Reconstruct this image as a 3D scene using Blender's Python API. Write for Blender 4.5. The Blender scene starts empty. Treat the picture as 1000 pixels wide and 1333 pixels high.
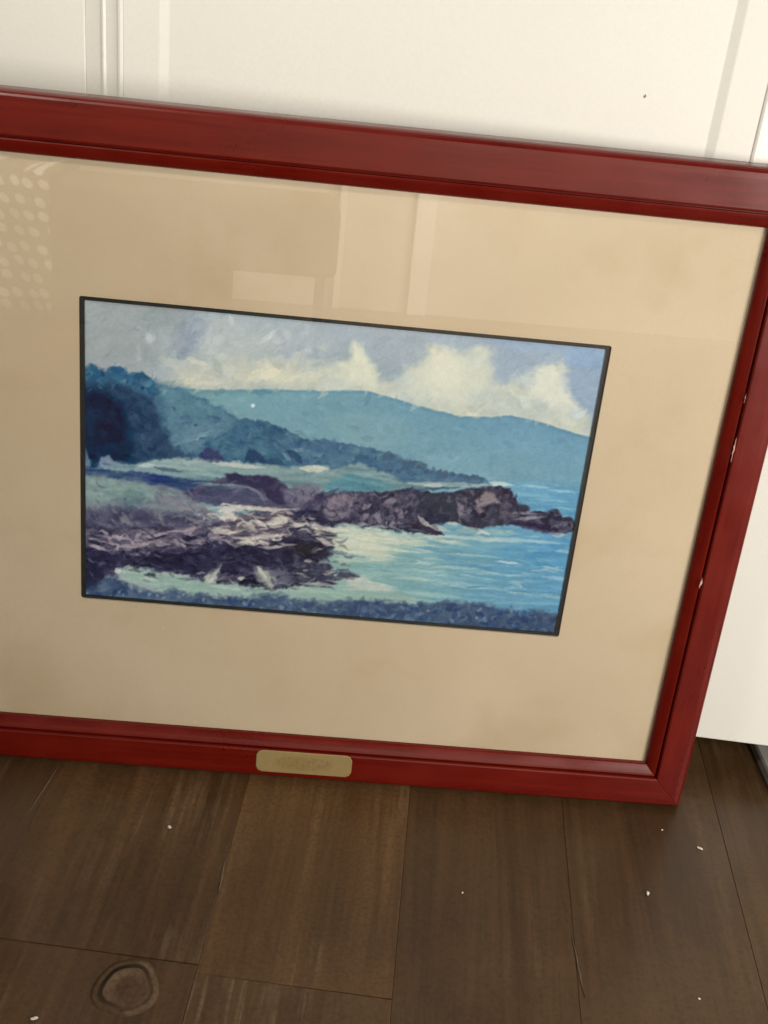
import bpy, bmesh, math, random
import numpy as np
from mathutils import Matrix, Vector

scene = bpy.context.scene
col_root = scene.collection

# ------------------------------------------------------------------ camera, world, lamps, exposure
KEY, FILL_CLOTH, LEFT, AMB = 25, 13, 1.8, 0.06
REAR = 20
CAM_H, PITCH, ROLL, FPX = 0.68788, 0.47750, 0.11199, 1509.61
cam_d = bpy.data.cameras.new('camera'); cam = bpy.data.objects.new('camera', cam_d); col_root.objects.link(cam)
fw = Vector((0, math.cos(PITCH), -math.sin(PITCH))); r0 = Vector((1, 0, 0)); d0 = fw.cross(r0)
rr = r0*math.cos(ROLL)-d0*math.sin(ROLL); dd = r0*math.sin(ROLL)+d0*math.cos(ROLL)
cam.matrix_world = Matrix(((rr.x, -dd.x, -fw.x, 0), (rr.y, -dd.y, -fw.y, 0), (rr.z, -dd.z, -fw.z, CAM_H), (0, 0, 0, 1)))
cam_d.sensor_fit = 'VERTICAL'; cam_d.sensor_height = 24.0; cam_d.lens = FPX/1333*24.0
cam_d.clip_start = 0.02; cam_d.clip_end = 50
scene.camera = cam

world = bpy.data.worlds.new('World'); scene.world = world; world.use_nodes = True
bg = world.node_tree.nodes['Background']; bg.inputs[0].default_value = (1.0, 0.94, 0.84, 1); bg.inputs[1].default_value = AMB

def lamp(name, loc, aim, size, power, colour, spread=180):
    d = bpy.data.lights.new(name, 'AREA'); d.shape = 'RECTANGLE'; d.size, d.size_y = size
    d.energy = power; d.color = colour; d.spread = math.radians(spread)
    o = bpy.data.objects.new(name, d); col_root.objects.link(o); o.location = loc
    o.rotation_euler = (Vector(aim)-Vector(loc)).to_track_quat('-Z', 'Y').to_euler()
    return o
lamp('window_light', (1.06, -0.15, 0.66), (0.15, 0.82, 0.25), (0.6, 0.7), KEY, (1.0, 0.955, 0.87))
lamp('cloth_fill', (-0.35, -0.45, 2.10), (-0.60, -1.02, 0.20), (0.4, 0.4), FILL_CLOTH, (1.0, 0.945, 0.83), 70)  # added fill on the dotted cloth so its dots show in the glass
lamp('rear_fill', (0.55, -0.95, 1.15), (0.45, -1.50, 0.20), (0.4, 0.2), REAR, (1.0, 0.95, 0.86), 110)  # added fill that brightens the wall mirrored in the glass
lamp('door_fill', (-0.85, -0.10, 1.75), (-0.28, 0.885, 0.90), (0.2, 0.2), LEFT, (1.0, 0.94, 0.82), 50)  # unseen narrow fill, added to lift the door's upper left
vs = scene.view_settings
vs.view_transform = 'Standard'; vs.look = 'None'; vs.exposure = -0.13; vs.gamma = 1.0; vs.use_curve_mapping = False
scene.render.engine = 'CYCLES'

# ------------------------------------------------------------------ helpers
rnd = random.Random(5)
def tag(o, label=None, cat=None, group=None, kind=None):
    if label: o['label'] = label
    if cat: o['category'] = cat
    if group: o['group'] = group
    if kind: o['kind'] = kind
    return o
def obj(name, mesh, mat=None, parent=None):
    o = bpy.data.objects.new(name, mesh); col_root.objects.link(o)
    if mat is not None and mesh is not None and len(mesh.materials) == 0: mesh.materials.append(mat)
    if parent is not None: o.parent = parent
    return o
def empty(name, loc=(0, 0, 0), rot=(0, 0, 0)):
    o = bpy.data.objects.new(name, None); col_root.objects.link(o); o.location = loc; o.rotation_euler = rot
    o.empty_display_size = .05
    return o
def pydata(name, v, f, smooth=False):
    m = bpy.data.meshes.new(name); m.from_pydata([tuple(p) for p in v], [], [tuple(q) for q in f]); m.update()
    bm = bmesh.new(); bm.from_mesh(m); bmesh.ops.recalc_face_normals(bm, faces=bm.faces[:]); bm.to_mesh(m); bm.free()
    if smooth: m.polygons.foreach_set('use_smooth', [True]*len(m.polygons))
    return m
def box_mesh(name, x0, x1, y0, y1, z0, z1, bev=0.0, seg=2):
    bm = bmesh.new()
    bmesh.ops.create_cube(bm, size=1)
    for v in bm.verts:
        v.co = Vector(((x0+x1)/2+v.co.x*(x1-x0), (y0+y1)/2+v.co.y*(y1-y0), (z0+z1)/2+v.co.z*(z1-z0)))
    if bev: bmesh.ops.bevel(bm, geom=bm.edges[:], offset=bev, segments=seg, affect='EDGES', profile=.5)
    m = bpy.data.meshes.new(name); bm.to_mesh(m); bm.free(); return m

class NT:
    """small helper around a material's node tree"""
    def __init__(s, name):
        s.m = bpy.data.materials.new(name); s.m.use_nodes = True; s.t = s.m.node_tree
        s.b = s.t.nodes['Principled BSDF']; s.out = s.t.nodes['Material Output']
    def n(s, typ, **kw):
        q = s.t.nodes.new(typ)
        for k, v in kw.items(): setattr(q, k, v)
        return q
    def l(s, a, b): s.t.links.new(a, b)
    def obj_coord(s, scale=(1, 1, 1), rand=False):
        tc = s.n('ShaderNodeTexCoord'); mp = s.n('ShaderNodeMapping'); mp.inputs['Scale'].default_value = scale
        if rand:
            oi = s.n('ShaderNodeObjectInfo'); mu = s.n('ShaderNodeMath', operation='MULTIPLY'); mu.inputs[1].default_value = 37.0
            s.l(oi.outputs['Random'], mu.inputs[0]); ad = s.n('ShaderNodeVectorMath', operation='ADD')
            s.l(tc.outputs['Object'], ad.inputs[0]); s.l(mu.outputs[0], ad.inputs[1]); s.l(ad.outputs[0], mp.inputs['Vector'])
        else: s.l(tc.outputs['Object'], mp.inputs['Vector'])
        return mp.outputs[0]
    def noise(s, vec, scale, detail=4, rough=.55, dist=0.0):
        q = s.n('ShaderNodeTexNoise'); q.inputs['Scale'].default_value = scale; q.inputs['Detail'].default_value = detail
        q.inputs['Roughness'].default_value = rough; q.inputs['Distortion'].default_value = dist
        s.l(vec, q.inputs['Vector']); return q.outputs['Fac']
    def ramp(s, fac, stops):
        q = s.n('ShaderNodeValToRGB'); e = q.color_ramp.elements
        while len(e) < len(stops): e.new(.5)
        for i, (p, c) in enumerate(stops):
            e[i].position = p; e[i].color = (*c, 1) if not isinstance(c, (int, float)) else (c, c, c, 1)
        s.l(fac, q.inputs[0]); return q.outputs[0]
    def mix(s, fac, a, b, mode='MIX'):
        q = s.n('ShaderNodeMix', data_type='RGBA', blend_type=mode)
        for sock, v in ((q.inputs[0], fac), (q.inputs[6], a), (q.inputs[7], b)):
            if isinstance(v, (int, float)): sock.default_value = v
            elif isinstance(v, tuple): sock.default_value = (*v, 1)
            else: s.l(v, sock)
        return q.outputs[2]
    def math(s, op, a, b=None):
        q = s.n('ShaderNodeMath', operation=op)
        for i, v in enumerate((a, b)):
            if v is None: continue
            if isinstance(v, (int, float)): q.inputs[i].default_value = v
            else: s.l(v, q.inputs[i])
        return q.outputs[0]
    def bump(s, h, strength=.2, dist=.001):
        q = s.n('ShaderNodeBump'); q.inputs['Strength'].default_value = strength; q.inputs['Distance'].default_value = dist
        s.l(h, q.inputs['Height']); s.l(q.outputs[0], s.b.inputs['Normal'])
    def set(s, color=None, rough=None, spec=None, metal=None, coat=None, coat_rough=None):
        for k, v in (('Base Color', color), ('Roughness', rough), ('Specular IOR Level', spec), ('Metallic', metal), ('Coat Weight', coat), ('Coat Roughness', coat_rough)):
            if v is None: continue
            if isinstance(v, tuple): s.b.inputs[k].default_value = (*v, 1)
            elif isinstance(v, (int, float)): s.b.inputs[k].default_value = v
            else: s.l(v, s.b.inputs[k])
        return s.m

# ------------------------------------------------------------------ materials
def mat_paint(name, c, rough=.5):
    t = NT(name); v = t.obj_coord()
    a = t.noise(v, 5, 3); b = t.noise(v, 900, 2)
    t.bump(t.math('ADD', t.math('MULTIPLY', b, .5), t.noise(v, 160, 2)), .12, .0006)
    k = t.mix(t.ramp(a, [(.3, 0.0), (.7, 1.0)]), c, tuple(x*.955 for x in c))
    k = t.mix(t.ramp(t.noise(v, 420, 3), [(.35, 0.0), (.65, .6)]), k, tuple(x*.93 for x in c))
    return t.set(k, rough, .4)
M_DOOR = mat_paint('white door paint', (.80, .79, .745), .42)
def mat_mahogany(name, along):
    t = NT(name); sc = {'x': (2.2, 60, 60), 'z': (60, 60, 2.2)}[along]
    v = t.obj_coord(sc); v2 = t.obj_coord()
    g = t.noise(v, 3.2, 5, .6, .6); g2 = t.noise(v2, 16, 4, .6)
    c = t.ramp(g, [(.22, (.072, .0010, .0007)), (.50, (.114, .0036, .0014)), (.80, (.160, .0100, .0034))])
    c = t.mix(t.math('MULTIPLY', t.ramp(g2, [(.38, 0.0), (.68, 1.0)]), .6), c, (.148, .0072, .0026))
    c = t.mix(t.math('MULTIPLY', t.ramp(t.noise(v, 9, 3, .6), [(.5, 0.0), (.75, 1.0)]), .45), c, (.065, .0020, .0012))
    sp = t.noise(v2, 420, 2)
    c = t.mix(t.ramp(sp, [(.70, 0.0), (.78, .55)]), c, (.06, .001, .001))
    t.bump(t.math('ADD', g, t.math('MULTIPLY', t.noise(v2, 300, 2), .4)), .08, .0005)
    return t.set(c, t.ramp(g2, [(.3, .24), (.7, .38)]), .36)
M_WOODX, M_WOODZ = mat_mahogany('red mahogany stain lengthwise', 'x'), mat_mahogany('red mahogany stain upright', 'z')
def mat_mat():
    t = NT('beige mat board'); v = t.obj_coord()
    a = t.noise(v, 4.2, 4, .55, .3); b = t.noise(v, 11, 5, .6); f = t.noise(v, 900, 2)
    c = t.mix(t.ramp(a, [(.36, 0.0), (.68, 1.0)]), (.645, .53, .405), (.565, .455, .33))
    c = t.mix(t.math('MULTIPLY', t.ramp(b, [(.52, 0.0), (.72, 1.0)]), .5), c, (.49, .365, .225))
    c = t.mix(t.math('MULTIPLY', t.ramp(f, [(.3, 0.0), (.7, 1.0)]), .30), c, (.54, .43, .30))
    t.bump(f, .12, .0004)
    return t.set(c, .9, .06)
M_MAT = mat_mat()
t = NT('black fillet'); v = t.obj_coord(); M_FILLET = t.set(t.mix(t.noise(v, 90, 3), (.006, .008, .010), (.020, .024, .024)), .5, .4)
def mat_print():
    t = NT('printed seascape'); at = t.n('ShaderNodeVertexColor'); at.layer_name = 'ink'
    v = t.obj_coord(); t.bump(t.noise(v, 700, 2), .06, .0003)
    return t.set(at.outputs['Color'], .7, .06)
M_PRINT = mat_print()
def mat_glass():
    t = NT('picture glass'); t.t.nodes.remove(t.b)
    fr = t.n('ShaderNodeFresnel'); fr.inputs['IOR'].default_value = 1.5
    ge = t.n('ShaderNodeNewGeometry')
    k = t.math('MULTIPLY', t.math('MULTIPLY', fr.outputs[0], 1.9), t.math('SUBTRACT', 1.0, ge.outputs['Backfacing']))
    tr = t.n('ShaderNodeBsdfTransparent'); tr.inputs[0].default_value = (.985, .99, .985, 1)
    gl = t.n('ShaderNodeBsdfGlossy'); gl.inputs['Roughness'].default_value = .012; gl.inputs[0].default_value = (1, 1, 1, 1)
    mx = t.n('ShaderNodeMixShader'); t.l(k, mx.inputs[0]); t.l(tr.outputs[0], mx.inputs[1]); t.l(gl.outputs[0], mx.inputs[2])
    t.l(mx.outputs[0], t.out.inputs['Surface']); return t.m
M_GLASS = mat_glass()
def mat_brass():
    t = NT('dull brass'); v = t.obj_coord(); vs_ = t.obj_coord((1, 1, 1))
    n = t.noise(v, 130, 5, .65); n2 = t.noise(v, 34, 3)
    c = t.mix(n, (.30, .215, .088), (.40, .30, .14))
    # worn, unreadable engraving in the middle of the plate
    sx = t.n('ShaderNodeSeparateXYZ'); t.l(v, sx.inputs[0])
    mx = t.math('SUBTRACT', 1.0, t.math('MULTIPLY', t.math('ABSOLUTE', sx.outputs[0]), 38.0))
    mz = t.math('SUBTRACT', 1.0, t.math('MULTIPLY', t.math('ABSOLUTE', sx.outputs[2]), 130.0))
    m = t.math('MULTIPLY', t.math('MAXIMUM', t.math('MULTIPLY', mx, 3.0), 0.0), t.math('MAXIMUM', t.math('MULTIPLY', mz, 2.0), 0.0))
    m = t.math('MINIMUM', m, 1.0)
    en = t.noise(t.obj_coord((420, 1, 260)), 1.0, 3, .7)
    c = t.mix(t.math('MULTIPLY', m, t.ramp(en, [(.40, 0.12), (.66, .6)])), c, (.20, .13, .04))
    c = t.mix(t.ramp(n2, [(.5, 0.0), (.8, .35)]), c, (.20, .15, .06))
    return t.set(c, .5, .5, metal=.25)
M_BRASS = mat_brass()
t = NT('bare chipped wood'); v = t.obj_coord(); M_CHIP = t.set(t.mix(t.noise(v, 300, 3), (.50, .24, .20), (.78, .50, .44)), .6)
t = NT('brown backing paper'); v = t.obj_coord(); M_BACK = t.set(t.mix(t.noise(v, 20, 3), (.16, .11, .07), (.22, .16, .10)), .9)
def mat_floor():
    t = NT('dark brushed floor wood'); v = t.obj_coord((1, 1, 1), True); vg = t.obj_coord((30, 1.6, 30), True); vf = t.obj_coord((210, 6, 210), True)
    oi = t.n('ShaderNodeObjectInfo')
    g = t.noise(vg, 1.3, 6, .62, 1.2); f = t.noise(vf, 1.0, 5, .65); b = t.noise(v, 5, 4, .6)
    c = t.ramp(g, [(.26, (.050, .0255, .0095)), (.46, (.074, .039, .0155)), (.56, (.090, .049, .0205)), (.76, (.124, .072, .033))])
    c = t.mix(t.math('MULTIPLY', t.ramp(f, [(.46, 0.0), (.66, 1.0)]), .38), c, (.040, .022, .0095))
    c = t.mix(t.math('MULTIPLY', t.ramp(b, [(.44, 0.0), (.70, 1.0)]), .6), c, (.128, .073, .031))
    c = t.mix(1.0, c, oi.outputs['Color'], 'MULTIPLY')
    # pale worn streaks along the grain, more on some boards
    w = t.math('MULTIPLY', t.ramp(t.noise(t.obj_coord((190, 9, 190), True), 1.0, 4, .6), [(.50, 0.0), (.66, 1.0)]), t.ramp(t.noise(v, 9, 3, .6), [(.46, 0.0), (.64, 1.0)]))
    w = t.math('MULTIPLY', w, oi.outputs['Alpha'])
    c = t.mix(w, c, (.24, .165, .095))
    gr = t.noise(v, 300, 3)
    c = t.mix(t.ramp(gr, [(.42, 0.0), (.70, .40)]), c, (.030, .017, .008))
    t.bump(t.math('ADD', t.math('MULTIPLY', g, 1.2), f), .13, .0006)
    return t.set(c, t.ramp(b, [(.3, .30), (.7, .48)]), .40)
M_FLOOR = mat_floor()
t = NT('dark joint dirt'); v = t.obj_coord(); M_JOINT = t.set(t.mix(t.noise(v, 60, 3), (.055, .031, .0135), (.085, .048, .021)), .9)
def mat_knot():
    t = NT('wood knot'); v = t.obj_coord(); at = t.n('ShaderNodeVertexColor'); at.layer_name = 'wood'
    n = t.noise(v, 260, 4); n2 = t.noise(v, 700, 2)
    c = t.mix(1.0, at.outputs['Color'], t.ramp(n, [(.3, .72), (.7, 1.25)]), 'MULTIPLY')
    t.bump(t.math('ADD', n, n2), .25, .0005); return t.set(c, .5, .25)
M_KNOT = mat_knot()
t = NT('pale raw wood fibre'); v = t.obj_coord(); M_FIBRE = t.set(t.mix(t.noise(v, 200, 3), (.075, .048, .027), (.15, .105, .064)), .7)
t = NT('white plaster crumb'); v = t.obj_coord(); M_CRUMB = t.set(t.mix(t.noise(v, 400, 3), (.80, .77, .68), (.62, .58, .50)), .8)
M_WALL = mat_paint('cream wall paint', (.60, .56, .48), .7)
M_JAMB = mat_paint('pale grey jamb paint', (.55, .54, .51), .5)
M_PLATE = mat_paint('grey metal plate', (.27, .26, .24), .5)
M_TRIM = mat_paint('bright white trim paint', (.88, .87, .83), .4)
t = NT('brown upholstery'); v = t.obj_coord(); M_UPH = t.set(t.mix(t.noise(v, 14, 4), (.07, .05, .03), (.10, .072, .045)), .85)
def mat_dots():
    t = NT('dotted cloth'); v0 = t.obj_coord(); sx = t.n('ShaderNodeSeparateXYZ'); t.l(v0, sx.inputs[0]); cb = t.n('ShaderNodeCombineXYZ')
    t.l(t.math('ADD', sx.outputs[0], t.math('MULTIPLY', sx.outputs[2], .45)), cb.inputs[0]); t.l(sx.outputs[2], cb.inputs[1]); v = cb.outputs[0]
    q = t.n('ShaderNodeTexVoronoi', voronoi_dimensions='2D'); q.inputs['Scale'].default_value = 30; q.inputs['Randomness'].default_value = .38
    t.l(v, q.inputs['Vector'])
    return t.set(t.mix(t.ramp(q.outputs['Distance'], [(.27, 1.0), (.36, 0.0)]), (.10, .095, .05), (.85, .82, .74)), .85)
M_DOTS = mat_dots()

# ------------------------------------------------------------------ floor: planks laid towards the door
DYAW = -0.02594
floor = obj('floor', box_mesh('floor', -1.5, 1.5, -2.6, 1.7, -.05, -.013), M_JOINT); floor.rotation_euler.z = DYAW
tag(floor, kind='structure')
def plank_mesh(w, L):
    g, e, h = .00005, .0004, .012                       # half joint, eased edge, thickness
    prof = [(g, -h), (g, -e*.8), (g+e, 0), (w-g-e, 0), (w-g, -e*.8), (w-g, -h)]
    v = []; n = len(prof)
    for (ya, yb) in ((.0001, .0007), (L-.0001, L-.0007)):
        for (x, z) in prof: v.append((x, ya if z < -.0001 else yb, z))
    f = [tuple(range(n)), tuple(range(n, 2*n))]+[(i, (i+1) % n, n+(i+1) % n, n+i) for i in range(n)]
    return pydata('plank', v, f)
seams = [-1.44, -1.30, -1.16, -1.02, -.88, -.74, -.60, -.438, -.277, -.1125, .0295, .1655, .306, .452, .60, .742, .884, 1.026, 1.168, 1.31, 1.45]
special = {8: [.5860], 9: [.5785], 10: [-.05, 1.02], 11: [.18], 12: [.30, 1.3], 7: [.05, .98]}
knot_plank = None
for i in range(len(seams)-1):
    w = seams[i+1]-seams[i]; cuts = [-2.5]
    if i in special:
        for c in special[i]:
            while c-cuts[-1] > 1.3: cuts.append(cuts[-1]+rnd.uniform(.7, 1.0))
            cuts.append(c)
    while cuts[-1] < 1.6:
        nx = cuts[-1]+rnd.choice((.75, .95, 1.2)); cuts.append(min(nx, 1.65) if nx < 1.45 else 1.65)
    for a, b in zip(cuts[:-1], cuts[1:]):
        o = obj('plank', plank_mesh(w, b-a), M_FLOOR, floor); o.location = (seams[i], a, rnd.uniform(-.00025, .0001))
        tone = {7: 1.0, 8: 1.05, 9: 1.22, 10: .84, 11: .86, 12: .90, 13: .80}.get(i, 1.0); warm = rnd.uniform(-.04, .04)
        o.color = (tone*(1.03+warm), tone, tone*(.97-warm), {8: .30, 9: .85}.get(i, .14))
        if i == 8 and abs(b-.5860) < 1e-4: knot_plank = (o, seams[i], a)
# the knot, proud of its plank with a split round it
def knot_mesh():
    v, f = [], []; n = 40; rr_ = random.Random(3)
    prof = [(0, .0006), (.35, .0006), (.60, .0006), (.76, .0007), (.84, .0007), (.88, .0004), (.93, .0003), (1.02, .0003), (1.06, .0004), (1.16, .0004), (1.28, .0001), (1.34, -.0010)]
    ph = [rr_.uniform(0, 6.28) for _ in range(4)]
    for k in range(n):
        a = 2*math.pi*k/n; wob = 1+.07*math.sin(2*a+ph[0])+.05*math.sin(3*a+ph[1])+.03*math.sin(5*a+ph[2])
        up = .5+.5*math.sin(a-.5)                          # the split opens on the far side
        for (r, z) in prof:
            zz = z
            v.append((.0168*r*wob*math.cos(a), .0205*r*wob*math.sin(a), zz+.00012*math.sin(7*a+9*r)))
    m = len(prof)
    for k in range(n):
        for j in range(m-1):
            q = ((k+1) % n)*m
            f.append((k*m+j, k*m+j+1, q+j+1, q+j))
    me = pydata('knot', v, f, True)
    ca_ = me.color_attributes.new('wood', 'FLOAT_COLOR', 'POINT'); m = len(prof)
    for q in range(len(v)):
        a = 2*math.pi*(q//m)/n; r = prof[q % m][0]; far = .5+.5*math.sin(a-.9)
        heart, ringc, split, outer = (.088, .050, .027), (.17, .112, .070), (.014, .008, .004), (.095, .055, .027)
        if r < .6: c = heart
        elif r < .88: c = tuple(h_*(1-.75*far)+k_*.75*far for h_, k_ in zip(heart, ringc))
        elif r < 1.03: c = tuple(o_*(1-far)+s_*far for o_, s_ in zip(heart, split))
        elif r < 1.2: c = tuple(h_*.4+k_*.6 for h_, k_ in zip(outer, ringc)) if math.cos(a) > .2 else outer
        else: c = (.078, .045, .021)
        ca_.data[q].color = (*c, 1)
    return me
ko, kx, ky = knot_plank
k = obj('knot', knot_mesh(), M_KNOT, ko); k.location = (-.1570-kx, .5585-ky, .0001)
# pale splinters and worn grain lines in the planks
def sliver(name, x0, y0, x1, y1, w, parent, px=0, py=0, seed=0, mat=None):
    r = random.Random(seed); n = 9; v = []
    dx, dy = x1-x0, y1-y0; L = math.hypot(dx, dy); nx, ny = -dy/L, dx/L
    for i in range(n):
        t_ = i/(n-1); ww = w*.5*math.sin(math.pi*(.06+.88*t_))*r.uniform(.55, 1.2); of = r.uniform(-.25, .25)*w
        cx, cy = x0+dx*t_+nx*of-px, y0+dy*t_+ny*of-py
        v += [(cx-nx*ww, cy-ny*ww, .0002), (cx, cy, .0006), (cx+nx*ww, cy+ny*ww, .0002)]
    f = []
    for i in range(n-1):
        for j in (0, 1): f.append((3*i+j, 3*i+j+1, 3*i+4+j, 3*i+3+j))
    return obj(name, pydata(name, v, f), mat or M_FIBRE, parent)
for q, (x0, y0, x1, y1, w) in enumerate([(-.1135, .689, -.1118, .655, .0022), (.1641, .660, .1697, .602, .0016), (-.2775, .771, -.2825, .715, .0016)]):
    sliver('splinter', x0, y0, x1, y1, w, floor, seed=q)

# ------------------------------------------------------------------ white panel door behind the picture
DOOR_Y = .88445; DZ = .0369
door = empty('panel_door', (0, 0, 0), (0, 0, DYAW)); door.location = (0, DOOR_Y, 0)
tag(door, 'white painted panel door the framed picture leans against', 'door')
UL, UR, DL, DR, DTOP, TH = -.2532, .2638, -.396, .406, 2.03, .034
P0, P1, P2, P3 = .235, .98, 1.10, 1.90                   # lower and upper panel heights
obj('stile', box_mesh('stile', DL, UL, 0, TH, DZ, DTOP, .0012), M_DOOR, door)
obj('stile', box_mesh('stile', UR, DR, 0, TH, DZ, DTOP, .0012), M_DOOR, door)
for (a, b) in ((DZ, P0), (P1, P2), (P3, DTOP)):
    obj('rail', box_mesh('rail', UL, UR, .0003, TH, a, b, .0010), M_DOOR, door)
def panel_ring(name, prof, x0, x1, z0, z1, close):
    v, f = [], []
    for (w, d) in prof: v += [(x0+w, d, z0+w), (x1-w, d, z0+w), (x1-w, d, z1-w), (x0+w, d, z1-w)]
    for i in range(len(prof)-1):
        for k_ in range(4):
            k2 = (k_+1) % 4; f.append((4*i+k_, 4*i+k2, 4*i+4+k2, 4*i+4+k_))
    if close: q = 4*(len(prof)-1); f.append((q, q+1, q+2, q+3))
    return pydata(name, v, f)
STICK = [(0, .0012), (.0004, .0006), (.0060, -.0006), (.0125, -.0022), (.0130, -.0032), (.0142, -.0036), (.0152, -.0030), (.0158, -.0025), (.0215, -.0040), (.0252, -.0052), (.0258, -.0061), (.0272, -.0064), (.0284, -.0059), (.0292, -.0054)]
FIELD = [(.0292, -.0050), (.0296, -.0048), (.0545, -.0040), (.0555, -.0038), (.0612, -.0018), (.0620, -.0016)]
panels = []
for (a, b) in ((P0, P1), (P2, P3)):
    obj('moulding', panel_ring('moulding', STICK, UL, UR, a, b, False), M_DOOR, door)
    panels.append(obj('panel', panel_ring('panel', FIELD, UL, UR, a, b, True), M_DOOR, door))
t = NT('dark nick'); v = t.obj_coord(); M_NICK = t.set(t.mix(t.noise(v, 900, 2), (.20, .19, .17), (.32, .30, .27)), .8)
nk = obj('nick', sliver('nick', 0, 0, .0010, .0026, .0018, None, seed=4, mat=M_NICK).data, None, panels[0])
bpy.data.objects.remove([o for o in bpy.data.objects if o.name == 'nick'][0]) if False else None
for o in [o for o in bpy.data.objects if o.name.startswith('nick') and o is not nk]: bpy.data.objects.remove(o)
nk.name = 'nick'; nk.rotation_euler = (math.pi/2, 0, 0); nk.location = (.1512, -.0016, .5868)
# latch knob side is out of sight; hinge side too

# ------------------------------------------------------------------ jambs behind the door and an added closet shell
frame_d = empty('door_frame', (0, DOOR_Y, 0), (0, 0, DYAW))
tag(frame_d, 'pale grey painted door frame set behind the white door', 'door frame')
obj('jamb', box_mesh('jamb', .402, .50, TH+.004, .16, .0006, 2.06, .0015), M_JAMB, frame_d)
obj('jamb', box_mesh('jamb', -.50, -.372, TH+.004, .16, .0006, 2.06, .0015), M_JAMB, frame_d)
obj('head_jamb', box_mesh('head_jamb', -.3718, .4018, TH+.004, .16, 2.0, 2.06, .0015), M_JAMB, frame_d)
bv = []
for ins, z in ((.0, .0006), (.0006, .0026), (.0016, .0064), (.0034, .0078)):
    bv += [(.3870+ins, -.034+ins, z), (.47-ins, -.034+ins, z), (.47-ins, .12-ins, z), (.3735+ins, .12-ins, z)]
bf = [(0, 1, 2, 3), (12, 13, 14, 15)]+[(4*a+i, 4*a+(i+1) % 4, 4*a+4+(i+1) % 4, 4*a+4+i) for a in range(3) for i in range(4)]
guide = obj('floor_guide', pydata('floor_guide', bv, bf), M_PLATE); guide.location = (0, DOOR_Y, 0); guide.rotation_euler.z = DYAW
tag(guide, 'low grey metal plate on the floor under the door, at the right edge', 'door guide')
shell = []; sf = []  # unseen closet shell, added to keep the floor behind the door dark
def add_box(x0, x1, y0, y1, z0, z1):
    n = len(shell); shell.extend([(x, y, z) for x in (x0, x1) for y in (y0, y1) for z in (z0, z1)])
    sf.extend([tuple(n+i for i in q) for q in ((0, 1, 3, 2), (4, 6, 7, 5), (0, 4, 5, 1), (2, 3, 7, 6), (0, 2, 6, 4), (1, 5, 7, 3))])
for a in ((.412, 1.5, .016, .10, -.013, 2.4), (-1.5, -.402, .016, .10, -.013, 2.4), (-.402, .412, .016, .10, 2.062, 2.4),
          (-1.5, 1.5, .66, .72, -.013, 2.4), (.70, .76, .10, .66, -.013, 2.4), (-.76, -.70, .10, .66, -.013, 2.4), (-.70, .70, .10, .66, 2.3, 2.4)): add_box(*a)
cw = obj('wall', pydata('wall', shell, sf), M_WALL); cw.location = (0, DOOR_Y, 0); cw.rotation_euler.z = DYAW; tag(cw, kind='structure')

# ------------------------------------------------------------------ the framed picture
LEAN, FYAW, THICK = .06415, .05568, .026
pic = empty('framed_picture', (-.04462, .79611, THICK*math.sin(LEAN)+.0003), (-LEAN, 0, FYAW))
tag(pic, 'red mahogany framed seascape print with beige mat leaning against the white door', 'picture')
IN = (-.30077, .30077, .04102, .51076); OUT = (-.33862, .33862, 0.0, .55311)
# s across the moulding from sight edge (0) to outer edge (1), depth behind the face
PROF = [(0, .0200), (0, .0075), (.02, .0062), (.06, .0050), (.12, .0036), (.18, .0024), (.215, .0019), (.235, .0022), (.242, .0050), (.262, .0052), (.272, .0016), (.285, .0004), (.31, 0), (.80, -.0002), (.90, .0001), (.935, .0008), (.962, .0020), (.985, .0040), (1.0, .0070), (1.0, THICK), (.3, THICK), (.3, .0200)]
def rail_mesh(side):
    v, f = [], []; n = len(PROF)
    for (s, d) in PROF:
        x0, x1, z0, z1 = [IN[i]+(OUT[i]-IN[i])*s for i in range(4)]
        a, b = {'b': ((x0, z0), (x1, z0)), 't': ((x0, z1), (x1, z1)), 'l': ((x0, z0), (x0, z1)), 'r': ((x1, z0), (x1, z1))}[side]
        e_ = .00016
        if side in 'bt': v += [(a[0]+e_, d, a[1]), (b[0]-e_, d, b[1])]
        else: v += [(a[0], d, a[1]+e_), (b[0], d, b[1]-e_)]
    for i in range(n): j = (i+1) % n; f.append((2*i, 2*i+1, 2*j+1, 2*j))
    f += [tuple(range(0, 2*n, 2)), tuple(range(1, 2*n, 2))]
    return pydata('frame_rail', v, f)
rails = {}
for s, m in (('t', M_WOODX), ('b', M_WOODX), ('l', M_WOODZ), ('r', M_WOODZ)):
    rails[s] = obj('frame_rail', rail_mesh(s), m, pic)
rails['r']['label'] = 'right frame rail with two paint chips along its groove'
for q, (x0, z0, x1, z1, w) in enumerate([(.3107, .3530, .3104, .3320, .0012), (.3100, .3885, .3098, .3805, .0007), (.3096, .2310, .3093, .2208, .0015)]):
    c = sliver('paint_chip', x0, -z0, x1, -z1, w, rails['r'], seed=20+q, mat=M_CHIP)
    for p in c.data.vertices: p.co = Vector((p.co.x, -.0001-p.co.z, -p.co.y))
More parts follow.
